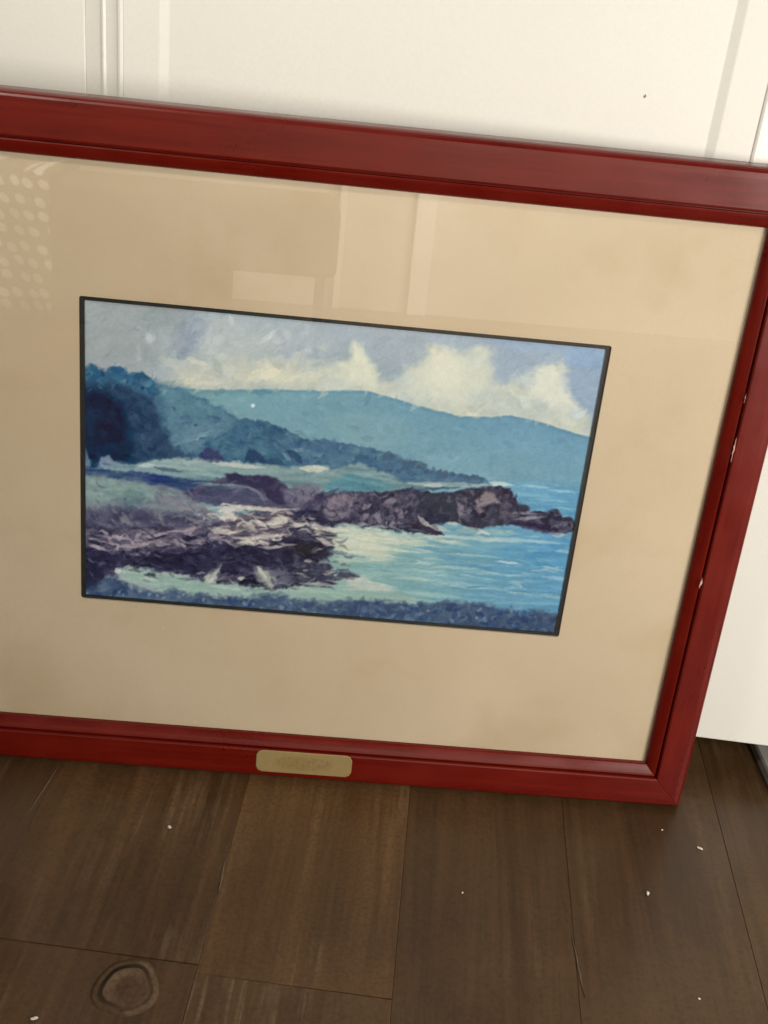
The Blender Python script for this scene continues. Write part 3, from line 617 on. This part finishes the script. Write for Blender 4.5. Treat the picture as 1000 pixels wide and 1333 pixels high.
    scatter(40, [(596, 645), (640, 634), (664, 642), (684, 668), (660, 682), (600, 682)], [(126, 112, 124), (52, 42, 60), (94, 80, 94), (64, 52, 68)], (5, 15), (2, 6), .5, .7, .8, .15, 13)
    poly([(618, 652), (632, 640), (645, 646), (652, 656), (634, 658), (620, 662)], (150, 138, 142), 4, 2, 2, .8); blot(598, 664, 6, 14, (132, 122, 136), .8, .2); blot(625, 664, 7, 5, (140, 128, 138), .6); blot(660, 645, 6, 4, (130, 126, 138), .6); blot(629, 670, 6, 5, (34, 26, 46), .9)
    stroke(650, 640, 680, 664, 10, (60, 50, 70), .7); stroke(668, 668, 706, 669, 4, (160, 160, 172), .8); stroke(668, 677, 712, 673, 4, (172, 166, 176), .8); stroke(690, 667, 712, 668, 3, (36, 28, 50), .9); stroke(662, 682, 735, 690, 8, (44, 34, 62), .85); stroke(716, 668, 732, 678, 9, (44, 38, 58), .9)
    stroke(728, 684, 742, 681, 6, (120, 116, 134), .75); stroke(712, 694, 738, 697, 5, (92, 94, 122), .7); stroke(672, 686, 712, 692, 4, (110, 106, 136), .5)
    scatter(70, clf, [(132, 124, 138), (44, 38, 56), (104, 96, 112), (60, 54, 72), (36, 32, 50)], (5, 14), (1.6, 4), -.9, .65, .8, .2, 35)
    veins(clf, (150, 142, 154), (12, 12), .82, 3, .5, -.5, 4, 14); veins(clf, (36, 32, 50), (14, 12), .80, 9, .6, .5, 4, 14)
    # pale strip above the cliffs and dark skerries
    stroke(530, 630, 640, 632, 6, (176, 190, 180), .75); stroke(552, 632, 580, 632, 5, (204, 206, 190), .7); stroke(636, 628, 668, 632, 5, (188, 206, 204), .8)
    for x, y, a, b in [(548, 606, 10, 7), (530, 604, 12, 9), (575, 617, 12, 6), (604, 619, 14, 5), (622, 622, 12, 4), (505, 594, 14, 8)]: blot(x, y, a, b, (70, 92, 112), .75, .1)
    smudge(500, (7, 18), (2.5, 6), .5, 2, 9, (100, 590, 760, 720))
    # ---- foam and sea bands
    foam = [(424, 690), (440, 684), (480, 690), (520, 696), (560, 702), (540, 712), (500, 716), (520, 724), (496, 730), (452, 724), (428, 716)]
    poly(foam, (198, 200, 182), 8, 5, 4, .95, 10, (26, 5), 9, (180, 190, 174), -6.0)
    scatter(70, [(430, 690), (520, 698), (600, 700), (600, 760), (500, 770), (440, 750)], [(196, 200, 184), (150, 180, 170), (120, 158, 160), (168, 188, 176), (108, 146, 156)], (16, 52), (2, 5), .09, .65, .07, .05, 14)
    scatter(80, [(560, 695), (745, 702), (728, 800), (540, 790)], [(120, 166, 184), (84, 140, 176), (150, 186, 190), (98, 152, 178), (134, 174, 180), (76, 136, 176)], (16, 60), (2, 5), .08, .6, .06, .04, 15)
    scatter(20, [(650, 700), (748, 706), (738, 760), (640, 750)], [(66, 134, 178), (74, 142, 182), (92, 156, 190)], (20, 55), (5, 9), .08, .6, .05, .04, 16)
    for x, y, L, w, c in [(620, 702, 120, 5, (196, 206, 194)), (680, 704, 120, 4, (176, 200, 200)), (570, 698, 40, 6, (184, 196, 186)), (590, 682, 22, 4, (206, 208, 194)), (615, 692, 40, 9, (160, 180, 174)), (650, 694, 50, 8, (152, 182, 180)), (660, 733, 30, 3, (206, 218, 218)), (735, 719, 26, 4, (172, 202, 214)), (620, 724, 70, 3, (168, 194, 190)), (730, 754, 46, 5, (166, 198, 212)), (600, 740, 60, 4, (166, 192, 184)), (520, 738, 60, 4, (108, 150, 156)), (530, 725, 46, 5, (112, 154, 160)), (480, 722, 70, 5, (204, 204, 186)), (468, 700, 80, 6, (206, 206, 186)), (470, 712, 60, 5, (200, 202, 184)), (520, 706, 70, 4, (186, 196, 180)), (500, 716, 90, 3, (192, 198, 182)), (455, 730, 40, 4, (186, 192, 180)), (590, 760, 80, 4, (150, 184, 182)), (640, 748, 90, 3, (146, 182, 190)), (560, 775, 80, 5, (156, 186, 180)), (690, 744, 60, 3, (84, 144, 176))]:
        stroke(x-L/2, y-L*S/2, x+L/2, y+L*S/2, w, c, .75)
    stroke(544, 672, 562, 686, 6, (206, 200, 190), .85, .1); stroke(556, 684, 584, 692, 7, (192, 194, 188), .7); stroke(530, 682, 578, 697, 7, (54, 42, 58), .9); stroke(545, 694, 578, 697, 3, (40, 32, 46), .8)
    poly([(452, 750), (470, 752), (500, 764), (515, 770), (490, 772), (450, 764)], (192, 190, 182), 6, 3, 3, .7)
    poly([(432, 754), (442, 744), (452, 742), (466, 752), (458, 756), (446, 754), (434, 758)], (66, 66, 84), 3, 2, 2, .9); stroke(430, 719, 452, 721, 5, (92, 104, 118), .8)
    # ---- rocks and surf on the left
    rock = [(98, 688), (140, 690), (200, 690), (262, 682), (300, 676), (360, 668), (400, 684), (432, 690), (430, 712), (420, 726), (430, 745), (432, 760), (400, 766), (340, 766), (290, 760), (250, 754), (200, 745), (160, 738), (130, 748), (98, 770)]
    poly(rock, (78, 74, 92), 6, 5, 3, 1, 18, (14, 7), 15, (50, 47, 66), 0.0, 12, (26, 8))
    poly([(98, 696), (150, 688), (210, 692), (262, 686), (300, 694), (320, 706), (262, 712), (200, 718), (150, 712), (98, 700)], (116, 108, 122), 8, 5, 4, .8, 16, (14, 6), 8, (84, 78, 96))
    poly([(268, 684), (292, 672), (330, 668), (380, 662), (384, 670), (370, 690), (380, 700), (350, 706), (330, 710), (300, 700), (262, 694)], (128, 118, 124), 8, 6, 4, .7, 14, (12, 5), 9, (92, 84, 98))
    for a in [(288, 656, 384, 663, 5), (290, 660, 318, 664, 5), (268, 688, 308, 694, 8), (318, 700, 372, 696, 6), (348, 680, 376, 672, 10), (340, 684, 366, 686, 5), (334, 713, 376, 710, 5), (375, 684, 400, 680, 8), (396, 682, 440, 690, 8), (410, 700, 436, 712, 8), (312, 682, 334, 690, 4), (312, 702, 330, 706, 5), (110, 706, 140, 718, 5), (150, 712, 196, 706, 7), (160, 716, 180, 724, 6), (188, 726, 194, 718, 5), (182, 700, 220, 692, 4), (216, 692, 262, 686, 4), (250, 708, 300, 702, 4), (196, 706, 240, 712, 5)]:
        stroke(*a, (192, 186, 178) if a[0] > 260 else (158, 148, 156), .8, .03)
    scatter(70, [(262, 660), (380, 662), (430, 690), (400, 712), (300, 708), (220, 702)], [(176, 172, 166), (70, 62, 80), (110, 100, 112), (56, 50, 68), (150, 144, 148)], (7, 22), (2, 4), .12, .65, .35, .1, 17)
    scatter(40, [(110, 690), (250, 690), (300, 704), (200, 725), (110, 712)], [(140, 130, 142), (66, 58, 78), (104, 96, 112), (122, 112, 126)], (8, 24), (2, 5), .2, .6, .4, .1, 18)
    for p_ in ([(98, 708), (112, 712), (140, 722), (180, 728), (196, 720), (222, 718), (260, 722), (300, 740), (262, 752), (230, 744), (200, 742), (160, 734), (134, 742), (120, 760), (98, 775)],
               [(262, 702), (310, 704), (322, 714), (338, 716), (372, 704), (372, 718), (384, 730), (340, 742), (300, 740), (262, 730)],
               [(350, 704), (380, 698), (410, 706), (428, 712), (424, 726), (390, 732), (366, 728)],
               [(372, 672), (392, 664), (420, 674), (440, 680), (424, 684), (392, 680)]):
        poly(p_, (42, 40, 58), 7, 4, 3, .92, 10, (12, 7), 10, (58, 55, 76), 0.0, 11, (24, 7))
    blot(400, 716, 30, 13, (48, 44, 46), .8); blot(415, 694, 12, 6, (98, 100, 102), .85); blot(394, 692, 8, 4, (104, 102, 108), .7); stroke(375, 690, 430, 712, 3, (86, 82, 96), .4)
    scatter(40, [(120, 725), (260, 725), (420, 720), (420, 740), (300, 746), (130, 735)], [(70, 66, 86), (34, 30, 46), (90, 86, 106), (54, 50, 70)], (7, 20), (2, 5), .2, .6, .4, .1, 19)
    poly([(372, 744), (384, 732), (405, 730), (422, 736), (430, 750), (428, 762), (400, 762), (376, 760)], (92, 92, 106), 5, 3, 3, .9, 12, (9, 9), 11, (66, 66, 82)); blot(406, 752, 14, 10, (56, 56, 72), .8); blot(400, 731, 7, 3, (190, 182, 178), .7); blot(424, 740, 5, 7, (52, 50, 66), .7)
    veins(rock, (30, 28, 46), (30, 10), .76, 5, .75, .0, 6, 16); veins(rock, (112, 110, 130), (26, 9), .82, 8, .5, .0, 6, 16)
    veins([(262, 662), (384, 660), (430, 690), (404, 706), (330, 712), (262, 700)], (204, 198, 188), (26, 8), .70, 2, .9, -1.0, 8, 16)
    veins([(108, 694), (200, 692), (262, 688), (330, 706), (200, 726), (108, 712)], (164, 154, 164), (26, 8), .72, 6, .8, -1.0, 8, 16)
    veins([(140, 640), (250, 640), (275, 676), (190, 692), (108, 690)], (150, 150, 160), (10, 16), .76, 11, .5, -1.2, 8, 10)
    smudge(700, (7, 20), (2, 5), .55, 3, 10, (100, 640, 440, 770))
    # spray
    poly([(330, 738), (342, 740), (360, 756), (352, 766), (336, 760)], (176, 182, 172), 7, 4, 4, .8); stroke(334, 738, 346, 756, 5, (196, 200, 186), .8); poly([(345, 740), (370, 740), (378, 760), (356, 764)], (112, 112, 126), 9, 4, 4, .7)
    poly([(262, 752), (272, 745), (286, 737), (284, 748), (276, 758), (264, 760)], (184, 190, 180), 5, 3, 3, .85); blot(310, 754, 7, 4, (196, 196, 186), .8); poly([(306, 762), (316, 754), (326, 755), (340, 764), (330, 766)], (36, 36, 48), 3, 2, 2, .9); stroke(276, 756, 306, 762, 5, (52, 48, 60), .85); stroke(284, 750, 306, 752, 7, (110, 100, 110), .7)
    # ---- pale near water
    wat = [(150, 742), (168, 738), (200, 746), (250, 754), (268, 760), (300, 763), (350, 768), (400, 766), (440, 768), (520, 772), (560, 782), (520, 792), (440, 786), (360, 784), (300, 776), (240, 776), (180, 764), (158, 754)]
    poly(wat, (142, 168, 160), 7, 4, 3, .93, 8, (40, 5), 8, (156, 180, 170), -6.0, 5)
    scatter(24, [(160, 745), (260, 762), (420, 770), (500, 780), (360, 780), (200, 764)], [(172, 192, 180), (118, 150, 148), (150, 180, 170)], (12, 40), (2, 4), .1, .6, .08, .05, 20)
    blot(195, 750, 10, 4, (58, 66, 76), .9); stroke(228, 754, 252, 755, 4, (96, 112, 116), .8); stroke(164, 742, 185, 745, 4, (72, 74, 84), .7); stroke(148, 742, 154, 746, 6, (206, 206, 206), .8); stroke(388, 760, 440, 764, 4, (186, 196, 190), .7); stroke(440, 768, 510, 768, 4, (186, 192, 184), .6)
    # ---- foreground scrub along the lower edge
    fg = [(98, 764), (130, 752), (150, 752), (165, 764), (190, 770), (220, 768), (262, 776), (310, 780), (345, 774), (380, 780), (420, 784), (470, 782), (500, 784), (540, 786), (590, 784), (625, 786), (650, 792), (680, 800), (705, 796), (740, 800), (740, 850), (98, 850)]
    poly(fg, (84, 100, 122), 7, 4, 3, .97, 10, (24, 12), 12, (64, 80, 106), 0.0, 6, (22, 8))
    t = np.clip((X-300)/380, 0, 1)
    scatter(120, [(106, 764), (160, 764), (350, 780), (600, 788), (730, 802), (728, 830), (400, 806), (106, 786)], [(96, 116, 136), (48, 62, 92), (110, 128, 146), (66, 84, 112), (38, 60, 100), (84, 108, 124)], (5, 16), (3, 7), .0, .65, 1.2, .15, 21)
    scatter(50, [(470, 790), (625, 792), (730, 806), (728, 826), (470, 812)], [(34, 62, 106), (44, 74, 118), (96, 128, 158), (28, 52, 92)], (5, 16), (4, 8), .1, .7, 1.0, .15, 22)
    scatter(26, [(106, 764), (700, 806), (700, 822), (106, 776)], [(160, 178, 184), (146, 166, 174)], (3, 6), (2, 3.5), .5, .75, 1.2, .1, 23)
    poly([(98, 740), (120, 744), (136, 748), (122, 764), (98, 770)], (46, 46, 66), 8, 4, 3, .8)
    for x, y in [(625, 797), (630, 809), (664, 796), (316, 786), (365, 792), (168, 766), (180, 770)]: blot(x, y, 4, 4, (150, 168, 180), .45)
    veins(fg, (122, 142, 158), (24, 12), .84, 7, .35, 0, 5, 14)
    veins([(440, 690), (600, 700), (745, 704), (728, 796), (480, 776)], (196, 208, 200), (46, 6), .80, 14, .6, -5.0, 10, 6)
    smudge(1500, (6, 18), (2, 5), .45, 4, 7)
    for a in [(288, 656, 384, 663, 4), (270, 689, 306, 694, 6), (320, 700, 370, 696, 4), (350, 680, 374, 673, 6), (336, 713, 374, 710, 4), (377, 684, 400, 681, 5), (398, 683, 440, 690, 6), (412, 701, 434, 711, 5), (112, 707, 140, 718, 4), (152, 712, 194, 707, 5), (184, 700, 220, 693, 3), (218, 692, 260, 687, 3)]:
        stroke(*a, (204, 198, 188) if a[0] > 260 else (166, 156, 164), .7, .04)
    scatter(60, [(108, 712), (200, 722), (262, 720), (420, 706), (430, 760), (330, 762), (200, 742), (108, 760)], [(30, 28, 44), (92, 90, 108), (40, 37, 54), (112, 108, 122)], (5, 14), (1.5, 3.5), .2, .7, .5, .15, 41)
    poly([(560, 462), (580, 456), (600, 470), (596, 500), (566, 506), (550, 490)], (210, 208, 188), 18, 6, 3, .8); poly([(700, 482), (728, 476), (736, 500), (752, 534), (716, 526), (690, 510)], (212, 212, 196), 14, 6, 3, .8); poly([(459, 452), (464, 446), (474, 462), (486, 476), (490, 500), (450, 502)], (208, 208, 188), 10, 4, 2, .7); poly([(520, 512), (545, 484), (560, 466), (600, 466), (640, 462), (636, 500), (600, 530)], (204, 205, 188), 16, 6, 3, .6); poly([(320, 498), (345, 482), (376, 482), (420, 480), (424, 502)], (206, 204, 182), 14, 6, 3, .5)
    scatter(110, [(106, 768), (160, 766), (350, 782), (600, 790), (730, 804), (728, 828), (400, 804), (106, 784)], [(98, 118, 138), (50, 64, 94), (58, 78, 106), (38, 58, 96), (116, 134, 150), (80, 102, 120)], (4, 11), (2, 5), .2, .6, 1.2, .2, 42)
    veins([(420, 690), (560, 700), (600, 740), (500, 770), (430, 750)], (206, 206, 190), (40, 6), .76, 9, .6, -5.0, 10, 6)
    scatter(90, [(108, 690), (262, 684), (384, 664), (430, 690), (420, 720), (300, 714), (200, 724), (108, 712)], [(188, 180, 178), (60, 55, 74), (120, 112, 126), (46, 42, 60), (150, 142, 150), (92, 86, 104)], (5, 18), (1.5, 3.2), .15, .75, .45, .12, 43)
    scatter(26, [(262, 655), (384, 660), (430, 690), (400, 712), (300, 700)], [(214, 208, 194), (204, 198, 186)], (8, 26), (1.6, 3.4), .06, .8, .25, .12, 44)
    scatter(40, [(110, 628), (200, 634), (262, 656), (270, 676), (190, 688), (110, 680)], [(146, 148, 152), (96, 98, 114), (120, 136, 138), (78, 78, 98)], (6, 20), (1.5, 4), .7, .55, .5, .12, 45)
    scatter(36, [(240, 624), (340, 624), (420, 636), (430, 672), (340, 660), (250, 648)], [(112, 108, 126), (62, 58, 80), (134, 130, 142), (84, 80, 100)], (6, 18), (1.5, 4), .6, .6, .6, .15, 46)
    scatter(50, [(430, 642), (540, 642), (545, 690), (430, 680)], [(154, 144, 154), (62, 54, 70), (120, 110, 124), (44, 38, 54)], (4, 11), (1.4, 3.2), -.9, .75, .9, .25, 47)
    scatter(40, [(206, 512), (300, 548), (430, 580), (520, 598), (590, 622), (430, 610), (250, 594)], [(46, 74, 100), (96, 130, 146), (58, 92, 114), (110, 142, 154), (40, 64, 92)], (3, 9), (2, 4), .2, .7, .9, .15, 48)
    scatter(20, [(106, 486), (165, 484), (196, 500), (160, 520), (106, 508)], [(30, 84, 110), (64, 116, 140), (20, 62, 88)], (4, 10), (2, 4), -.3, .7, .9, .15, 49)
    stroke(300, 700, 336, 704, 3, (212, 206, 192), .8); stroke(268, 662, 300, 660, 3, (196, 190, 182), .7); stroke(432, 744, 452, 742, 3, (50, 50, 66), .8)
    scatter(50, [(384, 690), (450, 690), (462, 730), (440, 764), (380, 760), (398, 720)], [(186, 190, 180), (70, 70, 88), (150, 168, 164), (52, 50, 68), (200, 200, 186), (110, 116, 126)], (6, 20), (1.5, 4), .12, .7, .3, .12, 50)
    scatter(46, [(150, 738), (262, 748), (340, 756), (430, 758), (430, 772), (262, 764), (150, 752)], [(176, 186, 176), (60, 58, 76), (150, 172, 164), (200, 200, 190), (88, 90, 104)], (5, 16), (1.5, 3.5), .15, .7, .4, .15, 51)
    scatter(30, [(108, 620), (190, 632), (240, 644), (180, 654), (108, 648)], [(130, 160, 148), (142, 168, 158), (112, 144, 136)], (8, 24), (3, 6), .15, .6, .25, .1, 52)
    scatter(40, [(420, 676), (500, 684), (580, 694), (680, 688), (740, 694), (740, 700), (560, 702), (430, 692)], [(196, 200, 190), (160, 180, 178), (210, 210, 198), (120, 140, 150)], (8, 24), (1.5, 3.5), .08, .65, .12, .1, 53)
    C = np.clip((C-120)*1.10+121, 0, 255)
    Lm = C.mean(-1, keepdims=True); C = Lm+(C-Lm)*.94
    # cooler darks: the print's rocks and trees lean to blue
    L = C.mean(-1); k_ = np.clip((125-L)/70, 0, 1)[..., None]
    C = C*(1+k_*(np.array([.92, 1.0, 1.06], np.float32)-1))
    # print grain and slight softening
    g = rg.normal(size=C.shape[:2])*4.0
    for ax in (0, 1):
        Q = np.pad(C, [(1, 1) if a == ax else (0, 0) for a in range(3)], 'edge')
        C = (Q[:-2]+2*Q[1:-1]+Q[2:])/4 if ax == 0 else (Q[:, :-2]+2*Q[:, 1:-1]+Q[:, 2:])/4
    B_ = C.copy()
    for _ in range(3):
        for ax in (0, 1):
            Q = np.pad(B_, [(1, 1) if a == ax else (0, 0) for a in range(3)], 'edge')
            B_ = (Q[:-2]+2*Q[1:-1]+Q[2:])/4 if ax == 0 else (Q[:, :-2]+2*Q[:, 1:-1]+Q[:, 2:])/4
    C = C+(C-B_)*.9
    C = np.clip(C+g[..., None]+(fbm(5, 5, 17, 2)*9)[..., None], 0, 255)
    return C

# print surface: a fine sheet carrying the ink colours
def homography(src, dst):
    A = []
    for (x, y), (u, v) in zip(src, dst):
        A.append([x, y, 1, 0, 0, 0, -u*x, -u*y, -u]); A.append([0, 0, 0, x, y, 1, -v*x, -v*y, -v])
    return np.linalg.svd(np.array(A, float))[2][-1].reshape(3, 3)
CAN = paint_canvas()
Hm = homography([(AL, AT), (AR, AT), (AR, AB), (AL, AB)], [(105, 385), (797, 449), (727, 829), (104, 777)])
NU, NV = 640, 408
uu, vv = np.meshgrid(np.linspace(AL-.001, AR+.001, NU), np.linspace(AB-.001, AT+.001, NV))
q = np.stack([uu, vv, np.ones_like(uu)], -1) @ Hm.T
cx = np.clip((q[..., 0]/q[..., 2]-PX0)*PS, 0, CAN.shape[1]-2); cy = np.clip((q[..., 1]/q[..., 2]-PY0)*PS, 0, CAN.shape[0]-2)
xi, yi = cx.astype(int), cy.astype(int); fx, fy = (cx-xi)[..., None], (cy-yi)[..., None]
rgb = (CAN[yi, xi]*(1-fx)+CAN[yi, xi+1]*fx)*(1-fy)+(CAN[yi+1, xi]*(1-fx)+CAN[yi+1, xi+1]*fx)*fy
rgb = rgb/255.0
lin = np.where(rgb <= .04045, rgb/12.92, ((rgb+.055)/1.055)**2.4)
fall = .70+.32*np.clip((uu-AL)/(AR-AL), 0, 1)                 # the photo's colours with its fall of light taken out
lin = np.clip(lin*INK_GAIN/fall[..., None]-INK_LIFT, .002, .95)
pm = bpy.data.meshes.new('art_print')
verts = np.stack([uu, np.full_like(uu, .0136), vv], -1).reshape(-1, 3)
idx = np.arange(NU*NV).reshape(NV, NU)
quads = np.stack([idx[:-1, :-1], idx[:-1, 1:], idx[1:, 1:], idx[1:, :-1]], -1).reshape(-1, 4)
pm.vertices.add(len(verts)); pm.vertices.foreach_set('co', verts.astype(np.float32).ravel())
pm.loops.add(quads.size); pm.loops.foreach_set('vertex_index', quads.astype(np.int32).ravel())
pm.polygons.add(len(quads)); pm.polygons.foreach_set('loop_start', np.arange(0, quads.size, 4, dtype=np.int32))
pm.update(calc_edges=True); pm.validate()
ca = pm.color_attributes.new('ink', 'FLOAT_COLOR', 'POINT')
ca.data.foreach_set('color', np.concatenate([lin, np.ones_like(lin[..., :1])], -1).astype(np.float32).ravel())
pr = obj('art_print', pm, M_PRINT, pic)
pr['label'] = 'seascape print of a rocky coast, blue hills and cream clouds'

# ------------------------------------------------------------------ things added far behind the camera for the glass to reflect
wall = obj('added_rear_wall', box_mesh('added_rear_wall', -2.0, 2.4, -1.62, -1.50, -.02, 2.4), M_WALL); tag(wall, kind='structure')  # invented wall, a pale backdrop for the reflections
for nm, x0, x1 in (('trim_strip', .048, .066), ('trim_strip', .254, .306)):
    obj(nm, box_mesh(nm, x0, x1, -1.498, -1.472, .0005, 2.1, .002), M_TRIM, wall)
bench = empty('added_bench', (-.32, -1.12, 0)); tag(bench, 'made-up low brown bench added for the dim reflection in the glass above the print', 'bench')  # invented bench, only there to make the dim reflected shape
obj('seat', box_mesh('seat', -.64, .352, -.20, .12, .152, .318, .02, 4), M_UPH, bench)
obj('base', box_mesh('base', -.62, .105, -.18, .105, .0005, .1518, .004), M_UPH, bench)
obj('leg', box_mesh('leg', .31, .335, -.12, -.09, .0005, .1518, .003), M_UPH, bench)
def throw_mesh():
    v, f = [], []; nx, ns = 20, 26
    path = [(.150, .03), (.147, .12), (.142, .326), (.08, .330), (-.04, .332), (-.17, .330), (-.216, .30), (-.222, .15), (-.228, .04)]
    P = []
    for i in range(ns):
        t_ = i/(ns-1)*(len(path)-1); k_ = min(int(t_), len(path)-2); u_ = t_-k_
        P.append((path[k_][0]*(1-u_)+path[k_+1][0]*u_, path[k_][1]*(1-u_)+path[k_+1][1]*u_))
    for off in (0, .004):
        for j in range(nx):
            x = -.66+.375*j/(nx-1)
            for i, (y, z) in enumerate(P):
                v.append((x+.006*math.sin(i*.9), y+.008*math.sin(j*1.1+z*9)*(1 if z < .31 else 0)+off, z+off+.004*math.sin(j*.8)*(1 if z > .31 else 0)))
    N = nx*ns
    for s in (0, 1):
        for j in range(nx-1):
            for i in range(ns-1): a = s*N+j*ns+i; f.append((a, a+1, a+ns+1, a+ns))
    bd = [j*ns for j in range(nx)]+[(nx-1)*ns+i for i in range(1, ns)]+[j*ns+ns-1 for j in range(nx-2, -1, -1)]+[i for i in range(ns-2, 0, -1)]
    for a, b in zip(bd, bd[1:]+bd[:1]): f.append((a, b, b+N, a+N))
    return pydata('added_throw', v, f, True)
th = obj('added_throw', throw_mesh(), M_DOTS); th.location = (-.32, -1.12, 0)  # invented cloth that supplies the reflected dots
tag(th, 'made-up dark cloth with pale dots, added to reflect at the upper left of the picture glass', 'cloth')

# ------------------------------------------------------------------ crumbs on the floor
def crumb_mesh(sx, sy, sz, seed):
    bm = bmesh.new(); bmesh.ops.create_icosphere(bm, subdivisions=1, radius=1); r = random.Random(seed)
    for p in bm.verts: k_ = r.uniform(.7, 1.2); p.co = Vector((p.co.x*sx*k_, p.co.y*sy*k_, max(p.co.z, -.6)*sz*k_))
    m = bpy.data.meshes.new('crumb'); bm.to_mesh(m); bm.free(); return m
cs, sn = math.cos(DYAW), math.sin(DYAW)
for q, (u, y, sx, sy, a, lab) in enumerate([
        (-.1653, .7180, .0016, .0021, .6, 'white crumb on the brown planks left of the brass plate'),
        (.2825, .7759, .0036, .0012, -.5, 'long white sliver of plaster on the floor right of the frame corner'),
        (.2297, .7143, .0015, .0022, .2, 'white crumb on the floor in front of the frame corner'),
        (.0783, .6886, .0009, .0010, 0, 'tiny pale crumb on the floor below the middle of the frame'),
        (.2554, .6147, .0010, .0011, 0, 'tiny pale crumb nearest the lower right corner of the photo'),
        (.2524, .7931, .0011, .0007, .3, 'tiny pale crumb just under the right corner of the frame'),
        (-.2105, .5233, .0030, .0014, .5, 'pale chip on the plank left of the knot at lower left')]):
    o = obj('crumb', crumb_mesh(sx, sy, min(sx, sy)*.7, 60+q), M_CRUMB)
    o.location = (u*cs-y*sn, u*sn+y*cs, min(sx, sy)*.42+.0004); o.rotation_euler.z = a
    tag(o, lab, 'crumb', 'crumbs on the floor')
